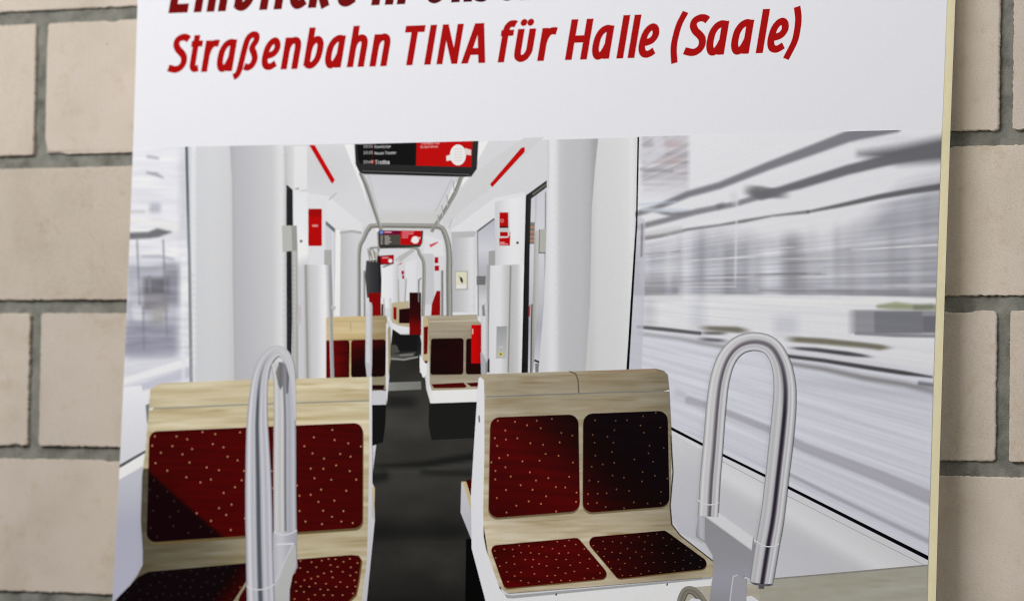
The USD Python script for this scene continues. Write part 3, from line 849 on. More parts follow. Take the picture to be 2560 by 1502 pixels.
    C = blend(C, soft_path(P, [(1970, 908), (2060, 922), (2160, 944), (2260, 960), (2350, 982)], [9, 11, 13, 13, 15], 11), (144, 142, 146), 0.9)
    C = blend(C, soft_path(P, [(2300, 958), (2350, 965)], 10, 8), (112, 111, 118), 0.8)
    C = blend(C, soft_path(P, [(2000, 955), (2120, 970), (2330, 990)], [20, 22, 18], 26), (192, 192, 206), 0.6)
    # lower marks on the paving
    C = blend(C, soft_path(P, [(1676, 974), (1726, 994)], [18, 16], 6), (196, 197, 212), 0.8)
    C = blend(C, soft_path(P, [(1722, 999), (1790, 1020), (1920, 1072), (2010, 1118), (2200, 1190), (2360, 1258)], [18, 16, 18, 22, 28, 34], 8), (176, 175, 188), 0.9)
    C = blend(C, soft_path(P, [(1722, 980), (1760, 985)], 8, 5), (210, 211, 222), 0.8)
    C = blend(C, soft_path(P, [(1960, 1178), (2060, 1228), (2200, 1295), (2350, 1366)], [7, 9, 10, 12], 6), (174, 173, 186), 0.9)
    C = blend(C, soft_path(P, [(1700, 1070), (1800, 1110), (1960, 1190)], 5, 6), (196, 197, 212), 0.7)
    C = blend(C, soft_path(P, [(1920, 1210), (2330, 1405)], [26, 30], 10), (204, 205, 220), 0.6)
    C = C * (1 + (st1 * 0.05 + st2 * 0.07) * np.clip((P[:, 1] - 520) / 120, 0.15, 1) * np.where(P[:, 1] > 800, 0.45, 1))[:, None]
    # reflection of the frame down the left side
    C = blend(C, soft_path(P, [(1600, 558), (1594, 752), (1582, 1060)], [26, 34, 30], 4), (196, 197, 209), 0.75)
    C = blend(C, soft_path(P, [(1606, 562), (1604, 640)], 5, 4), (120, 120, 126), 0.7)
    return C


Print().poly([(1592, 342), (2400, 322), (2400, 1450), (1800, 1140), (1560, 1030), (1578, 752), (1588, 560)], right_street, 3.1).build('street_window', pic, 'large window at the right with a grey street blurred by speed')
p = Print()
p.poly([(1594, 343), (1598.5, 343), (1594, 560), (1583, 752), (1572, 940), (1566, 940), (1577, 752), (1590, 560)], (26, 27, 30))
p.poly([(1674, 1064), (1805, 1132), (1966, 1211), (2330, 1393), (2400, 1428), (2400, 1440), (2330, 1404), (1966, 1219), (1805, 1139), (1674, 1072)], (22, 20, 24))
p.build('window_seal', pic)
p = Print()
p.poly([(1674, 1074), (1805, 1141), (1966, 1221), (2330, 1406), (2400, 1440), (2400, 1600), (1900, 1600), (1680, 1360)], grad((1980, 1228), (1936, 1302), [(0, (216, 216, 220)), (0.35, (222, 222, 226)), (0.6, (226, 226, 231)), (0.95, (206, 206, 211)), (1.3, (203, 203, 210)), (3.2, (212, 212, 220))]), 12)
p.line([(1680, 1086), (1805, 1152), (1966, 1237), (2330, 1421)], 1.6, (172, 172, 178))
p.poly([(1676, 1080), (1760, 1128), (1770, 1180), (1740, 1300), (1760, 1360), (1700, 1330), (1674, 1280)], grad((0, 1090), (0, 1340), [(0, (214, 214, 218)), (0.4, (202, 203, 210)), (1, (196, 197, 206))]), 14)
p.build('side_panel', pic)

# -------- far end of the tram, seen through the portals
p = Print()
p.poly([(905, 580), (1118, 580), (1122, 790), (903, 790)], (216, 217, 222))
p.poly([(1062, 588), (1108, 600), (1112, 640), (1060, 640)], (224, 225, 228))
p.poly([(1056, 634), (1084, 634), (1086, 760), (1060, 760)], (200, 201, 207))
p.poly([(955, 670), (996, 660), (998, 770), (953, 770)], grad((953, 0), (998, 0), [(0, (236, 236, 240)), (0.6, (228, 228, 233)), (1, (196, 197, 203))]), 8)
p.poly([(996, 645), (1012, 640), (1012, 770), (998, 770)], (214, 215, 220))
p.poly([(1014, 656), (1040, 650), (1042, 770), (1014, 770)], (224, 224, 229))
p.poly([(985, 650), (1030, 620), (1040, 624), (1002, 656)], (196, 197, 196))
for i in range(6):
    p.line([(998 + i * 6, 640 - i * 3), (1004 + i * 6, 650 - i * 4)], 2, (164, 164, 160))
p.line([(958, 668), (985, 656)], 4, (140, 140, 140))
p.poly(sbox(1004, 677, 1010.5, 686), (168, 30, 42))
p.poly(sbox(1006, 688, 1011, 697), (168, 30, 42))
p.line([(996, 698), (998, 770)], 3, (176, 176, 172))
p.line([(1016, 696), (1012, 770)], 3, (170, 170, 168))
p.line([(1048, 700), (1046, 770)], 3, (140, 140, 138))
p.build('far_saloon', pic)
p = Print()
p.poly([(916, 652), (951, 648), (954, 700), (953, 744), (918, 744), (913, 690)], grad((915, 0), (954, 0), [(0, (84, 82, 84)), (0.3, (66, 65, 69)), (0.8, (54, 54, 60)), (1, (24, 24, 28))]), 8)
for i in range(7):
    p.line([(920 + i * 4, 622 + (i % 3) * 4), (926 + i * 4, 655 - (i % 2) * 8)], 3, (150 + 12 * (i % 3), 150 + 12 * (i % 3), 148))
p.build('dark_doorway', pic)
p = Print()
p.poly([(943, 640), (985, 637), (984, 660), (950, 662), (944, 655)], (70, 24, 28))
p.poly([(952, 641), (983, 639), (982, 658), (954, 659)], (186, 10, 24))
p.poly(sbox(956, 643, 972, 646), (224, 150, 156))
p.poly(Point(976.5, 652).buffer(5), (235, 230, 232))
p.build('info_screen', pic, 'smallest and farthest red display screen')
for pts in ([(1073, 612), (1095, 604), (1096, 607), (1077, 619)], [(997, 660), (1006, 656), (1006, 659), (998, 663)]):
    Print().poly(pts, (208, 96, 104)).build('red_stripe', pic)
p = Print()
p.poly(sbox(1087, 643, 1096, 658), (176, 12, 24))
p.poly(sbox(1087, 664, 1098, 677), (180, 20, 32))
p.build('ticket_machine', pic, 'small far red ticket machine')
p = Print()
p.poly(sbox(1138, 677, 1170, 725), (176, 178, 174))
p.poly(sbox(1140, 680, 1167, 722), (222, 219, 196))
p.poly(sbox(1141, 712, 1166, 721), (228, 228, 226))
p.poly([(1147, 686), (1151, 694), (1154, 692), (1158, 700), (1157, 709), (1152, 704)], (70, 64, 58))
p.build('framed_picture', pic)

# far seats
WOOD = np.array([205.0, 184, 138])


def wood(base, sl=-0.02, shade=None, seed=0, amp=1.0):
    base = np.array(base, float)

    def fn(P):
        y = P[:, 1] - sl * P[:, 0]
        a = meshkit.fbm(np.column_stack([P[:, 0] / 150, y / 11, np.full(len(P), seed * 3.3)]), 3, 40 + seed) - 0.5
        b = meshkit.noise(np.column_stack([P[:, 0] / 60, y / 4.5, np.full(len(P), seed * 1.7)]), 60 + seed) - 0.5
        e = meshkit.fbm(np.column_stack([P[:, 0] / 110, y / 6.5, np.full(len(P), seed * 5.1)]), 2, 90 + seed)
        t = (a * 80 + b * 26 - np.clip(e - 0.62, 0, 1) * 150) * amp
        C = base + t[:, None] * np.array([0.75, 0.9, 1.15])
        if shade is not None:
            C = C * shade(P)[:, None]
        return C
    return fn


p = Print()
p.poly([(921, 733), (952, 731), (953, 790), (928, 790)], (134, 6, 10))
p.build('far_seat', pic, 'small dark red far backrest below the dark doorway')
p = Print()
p.poly([(954, 760), (962, 760), (962, 790), (954, 790)], (70, 10, 16))
p.line([(960, 745), (960, 790)], 3, (190, 190, 192))
p.line([(976, 745), (978, 800)], 4, (200, 200, 204))
p.build('far_pole', pic)
p = Print()
p.poly([(1092, 727), (1101, 727), (1101, 790), (1078, 790), (1080, 760)], (146, 4, 10))
p.build('far_seat', pic)
p = Print()
p.poly([(980, 757), (1022, 752), (1024, 820), (996, 818), (980, 806)], (190, 178, 148))
p.poly([(984, 767), (992, 768), (992, 800), (984, 797)], (140, 20, 16))
p.poly([(998, 773), (1024, 770), (1024, 808), (998, 808)], (42, 14, 18))
p.poly([(980, 806), (998, 814), (1024, 818), (1024, 834), (1000, 834), (980, 822)], (226, 227, 232))
p.build('far_seat', pic)
p = Print()
p.poly(sbox(1026, 733, 1051, 836).buffer(2), grad((1050, 735), (1030, 836), [(0, (44, 10, 16)), (0.55, (60, 10, 14)), (0.75, (116, 4, 8)), (1, (128, 2, 6))]), 10)
p.build('far_seat', pic, 'tall narrow dark red backrest in the far aisle')

# -------- floor of the aisle
def floor(P):
    C = np.interp(P[:, 1], [830, 900, 960, 1050, 1110, 1200, 1280, 1330, 1370, 1400, 1502], [32, 54, 60, 72, 60, 66, 56, 42, 56, 58, 42])
    C = C + inside_noise(P, 80, 40, 9) * 18 + inside_noise(P, 9, 9, 19) * 5
    C = C[:, None] * np.array([1.02, 1.0, 0.95])
    C = blend(C, soft_path(P, [(962, 1066), (1075, 1063)], 3, 4), (76, 76, 72), 0.7)
    C = blend(C, soft_box(P, 965, 990, 1040, 1018, 30, 12), (40, 40, 40), 0.8)
    C = blend(C, soft_path(P, [(930, 1178), (1050, 1174), (1180, 1158)], [8, 10, 16], 8), (76, 75, 70), 0.6)
    C = blend(C, soft_path(P, [(940, 1165), (1060, 1160), (1190, 1140)], [6, 16, 20], 14), (32, 33, 32), 0.8)
    C = blend(C, soft_path(P, [(930, 1195), (960, 1190)], 26, 22), (30, 32, 32), 0.7)
    C = blend(C, soft_path(P, [(1056, 1180), (1180, 1184)], [12, 16], 10), (42, 42, 40), 0.7)
    C = blend(C, soft_path(P, [(940, 1358), (1165, 1352)], [4, 6], 6), (60, 59, 54), 0.6)
    C = blend(C, soft_path(P, [(960, 1330), (1140, 1325)], 30, 30), (40, 41, 42), 0.6)
    return C


p = Print()
p.poly([(982, 822), (1002, 836), (1050, 836), (1062, 900), (1076, 1000), (1210, 1000), (1210, 1180), (1260, 1520), (1300, 1640), (860, 1640), (930, 1200), (960, 960), (976, 880)], floor, 8)
p.build('aisle_floor', pic)
p = Print()
p.poly([(984, 836), (1046, 836), (1044, 876), (990, 876)], (30, 31, 31))
p.poly([(978, 862), (992, 862), (1000, 880), (976, 886)], (84, 84, 78))
p.poly([(978, 886), (1040, 880), (1030, 896), (976, 902)], (88, 88, 84))
p.line([(978, 896), (1010, 899), (1046, 892)], 4, (150, 150, 146))
p.line([(1000, 888), (1034, 886)], 3, (136, 136, 132))
p.poly([(968, 956), (1053, 953), (1054, 973), (966, 977)], grad((966, 0), (1054, 0), [(0, (150, 151, 146)), (0.45, (132, 133, 128)), (0.5, (160, 161, 158)), (0.56, (134, 135, 130)), (1, (128, 129, 124))]), 10)
p.build('floor_strip', pic)

# -------- middle left seats
def cushion(cols, seed=0):
    f = grad(*cols)

    def fn(P):
        C = f(P)
        w = np.sin(P[:, 1] * 2 * math.pi / 9.0 + P[:, 0] * 0.02)
        n = inside_noise(P, 70, 6, 70 + seed)
        return C * (1 + 0.05 * w + 0.35 * n)[:, None]
    return fn


def rquad(a, b, c, d, r):
    """Cushion outline: a four cornered shape with rounded corners."""
    pl = Polygon([a, b, c, d])
    return pl.buffer(-r, join_style='mitre').buffer(r, quad_segs=6)


p = Print()
p.poly([(816, 793), (900, 790), (966, 789), (968, 800), (968, 955), (816, 955)], wood((206, 187, 146), 0.0, lambda P: np.interp(P[:, 0], [816, 915, 930, 968], [1.04, 1.0, 0.84, 0.78]), 1, 0.7), 5)
p.poly([(816, 850), (966, 846), (966, 850), (816, 853)], (150, 132, 96))
p.line([(877, 805), (877, 828)], 1.6, (166, 150, 116))
p.line([(838, 804), (966, 802)], 1.6, (180, 166, 130))
p.build('seat_back', pic, 'pale wooden bench back in the middle of the aisle at the left')
p = Print()
p.poly(rquad((790, 852), (875, 850), (874, 948), (790, 948), 8).intersection(sbox(816, 840, 900, 960)), cushion(((816, 0), (876, 0), [(0, (110, 4, 6)), (0.5, (98, 2, 4)), (1, (66, 2, 6))]), 1), 7)
p.build('back_cushion', pic)
p = Print()
p.poly(rquad((878, 850), (966, 848), (964, 941), (878, 944), 8), cushion(((878, 850), (930, 940), [(0, (90, 4, 8)), (0.4, (60, 4, 10)), (0.6, (34, 8, 14)), (1, (36, 6, 12))]), 2), 7)
p.build('back_cushion', pic)
p = Print()
p.poly([(930, 942), (966, 942), (968, 974), (930, 976)], wood((150, 142, 118), 0, None, 2, 0.5), 6)
p.poly([(930, 962), (962, 962), (960, 974), (930, 974)], (44, 14, 18))
p.poly([(924, 978), (968, 976), (966, 1012), (924, 1014)], (206, 207, 214))
p.poly([(966, 810), (972, 800), (974, 940), (968, 1010), (965, 960)], (220, 220, 224))
p.poly([(970, 822), (976, 815), (977, 900), (972, 945)], (170, 156, 126))
p.poly([(924, 1012), (966, 1011), (964, 1060), (958, 1105), (924, 1115)], (30, 31, 31))
p.build('bench_base', pic)
p = Print()
p.line([(824, 662), (832, 950)], 9, (160, 161, 163))
p.line([(821, 662), (829, 950)], 3, (186, 187, 190))
p.poly(Point(834, 768).buffer(5), (196, 198, 206))
p.build('grab_pole', pic)
p = Print()
p.poly([(918, 762), (922, 755), (930, 757), (932, 768), (931, 905), (930, 910), (914, 908), (915, 800)], grad((914, 0), (932, 0), [(0, (196, 197, 202)), (0.3, (222, 222, 228)), (0.6, (206, 206, 212)), (1, (176, 177, 184))]), 7)
p.poly([(914, 906), (931, 908), (929, 945), (918, 945)], (194, 195, 200))
p.build('seat_handrail', pic)

# -------- middle right seats
p = Print()
p.poly([(1056, 800), (1074, 790), (1076, 1005), (1062, 940), (1050, 930), (1054, 880)], (216, 217, 222))
p.poly([(1058, 792), (1074, 790), (1072, 905), (1058, 910)], (196, 180, 140))
p.poly([(1060, 818), (1071, 815), (1069, 884), (1060, 886)], (110, 8, 10))
p.poly([(1060, 903), (1069, 901), (1069, 908), (1060, 908)], (90, 8, 10))
p.poly([(1050, 886), (1058, 900), (1068, 912), (1068, 938), (1058, 944), (1050, 920)], (234, 235, 239))
p.build('far_seat', pic)
p = Print()
p.poly([(1064, 789), (1192, 786), (1194, 800), (1202, 806), (1204, 985), (1076, 985), (1073, 860), (1072, 803)], wood((176, 166, 146), 0.0, lambda P: np.interp(P[:, 1], [786, 860, 940, 980], [1.0, 0.9, 0.92, 1.06]), 3, 0.55), 5)
p.line([(1074, 804), (1196, 801)], 2, (206, 200, 184))
p.line([(1074, 829), (1200, 826)], 1.6, (146, 138, 120))
p.build('seat_back', pic, 'greyish wooden bench back in the middle of the aisle at the right')
p = Print()
p.poly(rquad((1078, 846), (1160, 845), (1159, 936), (1076, 937), 7), cushion(((1078, 0), (1160, 0), [(0, (34, 6, 10)), (1, (40, 8, 12))]), 3), 8)
p.build('back_cushion', pic)
p = Print()
p.poly(rquad((1166, 846), (1215, 845), (1214, 935), (1165, 936), 7), (40, 8, 12))
p.build('back_cushion', pic)
p = Print()
p.poly([(1079, 960), (1160, 956), (1168, 966), (1162, 969), (1086, 970)], (84, 2, 6))
p.poly([(1166, 957), (1200, 955), (1200, 966), (1178, 966)], (80, 2, 6))
p.build('seat_cushion', pic)
p = Print()
p.poly([(1064, 938), (1074, 930), (1074, 955), (1080, 976), (1200, 972), (1200, 1004), (1077, 1008), (1066, 970)], grad((1064, 0), (1090, 0), [(0, (206, 207, 212)), (0.5, (232, 233, 236)), (1, (238, 239, 242))]), 12)
p.poly([(1074, 1008), (1192, 1004), (1186, 1098), (1080, 1101), (1072, 1060)], (38, 39, 37))
p.line([(1080, 1101), (1186, 1096)], 2, (70, 70, 66))
p.build('bench_base', pic)
p = Print()
p.poly(sbox(1181, 814, 1206, 906).buffer(2), grad((1180, 0), (1206, 0), [(0, (206, 8, 14)), (0.8, (186, 0, 8)), (1, (150, 0, 6))]), 10)
p.poly(sbox(1181, 822, 1184, 835), (230, 190, 190))
p.build('red_bin', pic)
p = Print()
p.poly([(1204, 760), (1212, 752), (1222, 756), (1222, 905), (1204, 905)], grad((1204, 0), (1222, 0), [(0, (206, 206, 211)), (0.5, (224, 225, 230)), (1, (170, 171, 176))]), 7)
p.poly([(1206, 764), (1212, 760), (1214, 790), (1207, 790)], (140, 141, 146))
p.poly([(1202, 880), (1208, 884), (1216, 900), (1216, 945), (1204, 945)], (176, 177, 184))
p.poly([(1220, 900), (1224, 895), (1224, 930), (1219, 930)], (60, 60, 62))
p.build('seat_handrail', pic)

# -------- portal frames
p = Print()
pr_l = [(0, 128, 127, 120), (0.3, 176, 176, 172), (0.6, 146, 145, 138), (1, 120, 118, 110)]
p.ribbon([(898, 790), (898, 700), (899, 625), (910, 596), (923, 570), (938, 564), (1010, 564), (1080, 565), (1098, 567), (1110, 578), (1122, 622), (1123, 700), (1124, 790)], [7, 7, 7, 7, 10, 11, 11, 11, 12, 13, 14, 14, 14], pr_l)
p.line([(911, 676), (912, 790)], 4, (150, 150, 146))
p.line([(1106, 676), (1106, 790)], 5, (140, 140, 138))
p.line([(1130, 548), (1122, 570)], 3, (196, 196, 198))
p.build('portal_frame', pic, 'nearer grey portal frame across the tram')
p = Print()
p.ribbon([(925, 640), (926, 624), (935, 619), (1000, 618), (1040, 620), (1050, 636), (1060, 660), (1060, 720), (1058, 790)], [5, 5, 6, 6, 8, 8, 8, 8, 7], pr_l)
p.line([(1047, 755), (1047, 700), (1054, 695)], 2.5, (130, 130, 128))
p.build('portal_frame', pic, 'farther grey portal frame across the tram')
p = Print()
p.ribbon([(902, 432), (918, 468), (935, 520), (948, 560), (954, 576)], [10, 11, 10, 8, 7], [(0, 196, 196, 192), (0.4, 150, 150, 146), (0.7, 110, 110, 106), (1, 170, 170, 168)])
p.line([(920, 434), (945, 520)], 1.5, (186, 187, 190))
p.line([(945, 580), (948, 628)], 4, (150, 150, 146))
p.build('ceiling_rail', pic)
p = Print()
p.ribbon([(1154, 440), (1140, 476), (1110, 530), (1090, 560), (1079, 580)], [10, 9, 8, 7, 6], [(0, 170, 170, 166), (0.4, 150, 150, 144), (0.7, 120, 120, 114), (1, 196, 196, 192)])
for x, y in ((1132, 452), (1116, 486), (1104, 512), (1094, 536)):
    p.line([(x, y), (x + 4, y + 30)], 2, (196, 197, 196))
p.line([(1130, 446), (1088, 530)], 1.5, (180, 180, 180))
p.build('ceiling_rail', pic)


# -------- information screens
def small_text(p, text, x, y, hgt, col, sl=-0.02, stretch=1.0):
    tm = meshkit.text_mesh(text, hgt)
    v = np.array(tm.vertices)
    keep = np.all(v[tm.faces][:, :, 2] > 0.001, axis=1)
    f = np.array(tm.faces)[keep]
    q = np.stack([x + v[:, 0] * stretch, y - v[:, 1] + sl * v[:, 0]], 1)
    p.tris(q, f, colour_of(col, q), sbox(x, y - hgt, x + v[:, 0].max() * stretch, y + 2))


p = Print()
p.poly([(887, 361), (1196, 353), (1192, 422), (1178, 441), (1160, 442), (910, 435), (900, 432), (890, 412)], grad((0, 360), (0, 442), [(0, (52, 51, 52)), (0.85, (50, 49, 50)), (1, (34, 38, 42))]), 12)
p.line([(906, 428), (1040, 432), (1176, 437)], 2, (104, 98, 98))
p.build('screen_housing', pic, 'large dark display housing hanging from the ceiling')
p = Print()
p.poly([(893, 362), (1042.5, 357), (1041, 414), (902, 410), (896, 400)], (26, 25, 26))
p.line([(931, 361), (932, 405)], 2, (90, 8, 16))
p.poly(Point(932.5, 405.5).buffer(4.2), (200, 20, 32))
small_text(p, '10:31', 909, 370, 7, (196, 198, 200), -0.02, 0.9)
small_text(p, '10:33', 909, 386, 7, (196, 198, 200), -0.02, 0.9)
small_text(p, '10:49', 909, 409, 7, (206, 208, 210), -0.02, 0.9)
small_text(p, 'Rannischer', 937, 371, 7, (206, 208, 210), -0.02, 0.82)
small_text(p, 'Neues Theater', 937, 387, 7, (206, 208, 210), -0.02, 0.82)
small_text(p, 'Trotha', 938, 411, 9.5, (236, 238, 240), -0.02, 0.92)
p.build('screen_timetable', pic)
p = Print()
p.poly([(1042.5, 357), (1182, 353.5), (1179, 418), (1041, 414.5)], (188, 2, 10))
small_text(p, 'Tickets für', 1052, 362, 7, (228, 190, 192), -0.02)
small_text(p, 'für alle Fahrten', 1052, 371, 6, (228, 190, 192), -0.02, 0.75)
circ = Point(0, 0).buffer(1, quad_segs=16)
from shapely import affinity
p.poly(affinity.translate(affinity.scale(circ, 20, 26), 1146, 388), (232, 230, 230))
p.poly(Polygon([(1118, 391), (1128, 388), (1130, 400), (1118, 402)]).buffer(1), (228, 224, 224))
p.poly(Polygon([(1164, 372), (1178, 376), (1178, 388), (1164, 386)]).buffer(1), (226, 206, 206))
for y in (374, 381, 388, 395, 402):
    p.line([(1136, y), (1157, y - 1)], 1.2, (196, 192, 192))
p.build('screen_advert', pic)
p = Print()
p.poly([(947, 576), (1058, 577), (1056, 606), (1050, 617), (952, 621), (948, 614)], (62, 60, 58))
p.build('screen_housing', pic, 'second dark display housing farther along the tram')
p = Print()
p.poly(sbox(951, 577, 1003, 587), (118, 10, 52))
p.poly(sbox(951, 587, 1003, 612), (84, 80, 74))
p.poly(sbox(951, 577.5, 958.5, 584.5), (110, 150, 224))
p.poly(sbox(962, 579, 980, 582.5), (206, 150, 176))
for i, wd in enumerate((11, 14, 12, 16, 10)):
    p.poly(sbox(963, 590 + i * 4.6, 963 + wd, 592.4 + i * 4.6), (176, 172, 166))
    p.poly(sbox(953, 590 + i * 4.6, 957, 592.4 + i * 4.6), (170, 166, 160))
p.build('screen_timetable', pic)
p = Print()
p.poly(sbox(1002, 577, 1054, 612), (186, 8, 20))
for i, wd in enumerate((30, 28, 16, 15)):
    p.poly(sbox(1006, 579 + i * 4.6, 1006 + wd, 581.8 + i * 4.6), (222, 120, 128))
p.poly(Point(1039, 600).buffer(9.2), (236, 232, 232))
p.poly(sbox(1029, 600, 1035, 605), (234, 226, 226))
p.poly(sbox(1045, 593, 1052, 598), (228, 190, 194))
p.build('screen_advert', pic)

# -------- near right seat
p = Print()
p.poly([(1154, 1203), (1166, 1203), (1182, 1250), (1182, 1270), (1178, 1286)], (206, 186, 146))
p.poly([(1154, 1205), (1160, 1210), (1184, 1296), (1184, 1380), (1178, 1345), (1152, 1280)], grad((0, 1205), (0, 1360), [(0, (206, 207, 212)), (1, (188, 189, 200))]), 14)
p.poly([(1166, 1200), (1180, 1197), (1180, 1250)], (72, 6, 12))
p.poly([(1166, 1346), (1180, 1346), (1200, 1420), (1260, 1640), (1158, 1640), (1164, 1500)], (18, 18, 18))
p.build('aisle_seat', pic)


def dots(p, pts, cols, rx=2.6, ry=3.0):
    for (x, y), c in zip(pts, cols):
        a = affinity.translate(affinity.scale(circ8, rx, ry), x, y)
        p.poly(a, c)


circ8 = Point(0, 0).buffer(1, quad_segs=2)


def spot_field(poly, n, seed, mind):
    r = random.Random(seed)
    x0, y0, x1, y1 = poly.bounds
    out, inner = [], poly.buffer(-4)
    for _ in range(6000):
        if len(out) >= n:
            break
        q = (r.uniform(x0, x1), r.uniform(y0, y1))
        if inner.contains(Point(q)) and all((q[0] - o[0]) ** 2 + ((q[1] - o[1]) * 1.15) ** 2 > mind ** 2 for o in out):
            out.append(q)
    return out


RIGHT_SHADE = lambda P: np.clip(np.interp(P[:, 0], [1210, 1300, 1500, 1680], [1.0, 0.93, 0.90, 0.84]), 0, 2)
p = Print()
p.poly([(1198, 950), (1206, 935), (1640, 921), (1660, 926), (1670, 936), (1674, 975), (1680, 1092), (1678, 1180), (1677, 1270), (1682, 1310), (1700, 1334), (1786, 1404), (1790, 1440), (1270, 1482), (1246, 1462), (1222, 1390), (1208, 1300), (1210, 1100), (1212, 990)],
       wood((192, 179, 153), -0.028, lambda P: np.interp(P[:, 1], [920, 945, 960, 1040, 1285, 1340, 1440, 1480], [0.90, 0.86, 0.84, 0.88, 0.97, 1.04, 1.04, 1.0]) * np.interp(P[:, 0], [1210, 1250, 1500, 1600, 1680, 1780], [1.06, 1.0, 0.98, 0.92, 0.82, 0.92]), 5, 1.0), 3.2)
p.poly([(1420, 929), (1638, 922), (1646, 930), (1560, 931)], (158, 138, 116))
p.line([(1424, 928), (1440, 934), (1446, 950), (1448, 983)], 2.6, (92, 86, 72))
p.line([(1216, 991), (1448, 983), (1672, 976)], 2.4, (128, 130, 130))
p.poly([(1660, 978), (1674, 974), (1674, 978)], (226, 226, 228))
p.line([(1678, 1090), (1683, 1180), (1676, 1262), (1680, 1310), (1702, 1338), (1784, 1402)], 3, (74, 68, 58))
p.build('seat_back', pic, 'large wooden bench back and seat shell at the lower right')
CU1 = rquad((1227, 1043), (1447, 1035), (1451, 1277), (1222, 1295), 24)
CU2 = rquad((1459, 1034), (1670, 1026), (1675, 1265), (1458, 1282), 24)
CS1 = rquad((1224, 1363), (1446, 1343), (1531, 1444), (1262, 1470), 14)
CS2 = rquad((1459, 1343), (1664, 1325), (1792, 1418), (1546, 1446), 15)
for poly, cols, n, sd, name, rxy, shadow in (
        (CU1, ((1240, 1260), (1440, 1050), [(0, (76, 2, 4)), (0.45, (84, 2, 4)), (0.7, (66, 3, 7)), (0.85, (44, 5, 11)), (1, (34, 6, 13))]), 46, 1, 'back_cushion', (2.4, 2.8), True),
        (CU2, ((1460, 1270), (1600, 1150), [(0, (74, 2, 5)), (0.3, (48, 4, 9)), (0.6, (32, 8, 14)), (1, (25, 16, 20))]), 44, 2, 'back_cushion', (2.2, 2.5), True),
        (CS1, ((1230, 1360), (1500, 1470), [(0, (74, 2, 4)), (0.5, (84, 2, 4)), (1, (78, 2, 4))]), 58, 3, 'seat_cushion', (2.7, 1.5), False),
        (CS2, ((1480, 1420), (1720, 1350), [(0, (72, 2, 4)), (0.4, (54, 3, 7)), (0.75, (32, 10, 14)), (1, (26, 20, 22))]), 52, 4, 'seat_cushion', (2.5, 1.4), False)):
    p = Print()
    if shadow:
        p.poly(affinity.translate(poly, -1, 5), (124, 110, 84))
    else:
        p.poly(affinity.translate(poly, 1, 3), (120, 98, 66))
    fn = cushion(cols, sd)
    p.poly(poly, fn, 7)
    fd = spot_field(poly, n, 10 + sd, 19 if not shadow else 22)
    base = fn(np.array(fd))
    dots(p, fd, [tuple(np.clip(b * 0.35 + np.array([200, 146, 108]) * (0.40 + 0.58 * b[0] / 100.0), 0, 255)) for b in base], rxy[0] * 0.8, rxy[1] * 0.8)
    p.build(name, pic)
p = Print()
p.poly([(1197, 946), (1202, 942), (1211, 950), (1212, 1000), (1212, 1130), (1209, 1270), (1210, 1340), (1216, 1372), (1250, 1470), (1262, 1484), (1280, 1487), (1780, 1442), (1800, 1450), (1800, 1640), (1290, 1640), (1215, 1502), (1180, 1370), (1178, 1240), (1186, 1110)],
       grad((1180, 0), (1420, 0), [(0, (228, 229, 236)), (0.3, (231, 232, 238)), (1, (234, 234, 237))]), 30)
p.poly([(1262, 1484), (1280, 1487), (1780, 1442), (1780, 1446), (1282, 1495), (1268, 1494)], (170, 170, 172))
p.poly([(1197, 1040), (1200, 1037), (1201, 1054), (1198, 1056)], (60, 60, 62))
p.poly([(1389, 1484), (1393, 1481), (1394, 1486), (1390, 1488)], (40, 40, 44))
p.poly([(1667, 1458), (1670, 1456), (1671, 1462), (1667, 1463)], (40, 40, 44))
p.build('seat_frame', pic, 'white side frame and front panel of the right bench')

# table and folded seat at the lower right corner
p = Print()
p.poly([(1905, 1462), (1940, 1446), (2130, 1430), (2320, 1412), (2400, 1405), (2400, 1640), (1700, 1640), (1860, 1505)], wood((176, 174, 160), -0.085, lambda P: np.interp(P[:, 1], [1400, 1440, 1500], [0.96, 1.0, 1.0]), 8, 0.4), 7)
p.line([(1920, 1447), (2130, 1429), (2330, 1411)], 4, (150, 146, 140))
p.build('table_top', pic)
p = Print()
p.poly([(1708, 1480), (1722, 1468), (1860, 1455), (1900, 1462), (1900, 1520), (1700, 1520)], wood((186, 180, 166), -0.06, None, 9, 0.3), 7)
p.ribbon([(1702, 1530), (1704, 1500), (1714, 1478), (1728, 1474), (1742, 1482), (1756, 1500), (1775, 1530)], [20], [(0, 128, 124, 112), (0.25, 150, 146, 134), (0.5, 120, 116, 106), (0.75, 146, 142, 130), (1, 86, 80, 72)])
p.poly([(1722, 1502), (1730, 1494), (1750, 1497), (1764, 1510), (1770, 1640), (1700, 1640)], (222, 223, 232))
p.poly([(1866, 1490), (1880, 1488), (1900, 1502), (1930, 1640), (1866, 1640)], (226, 227, 233))
p.build('folded_seat', pic)

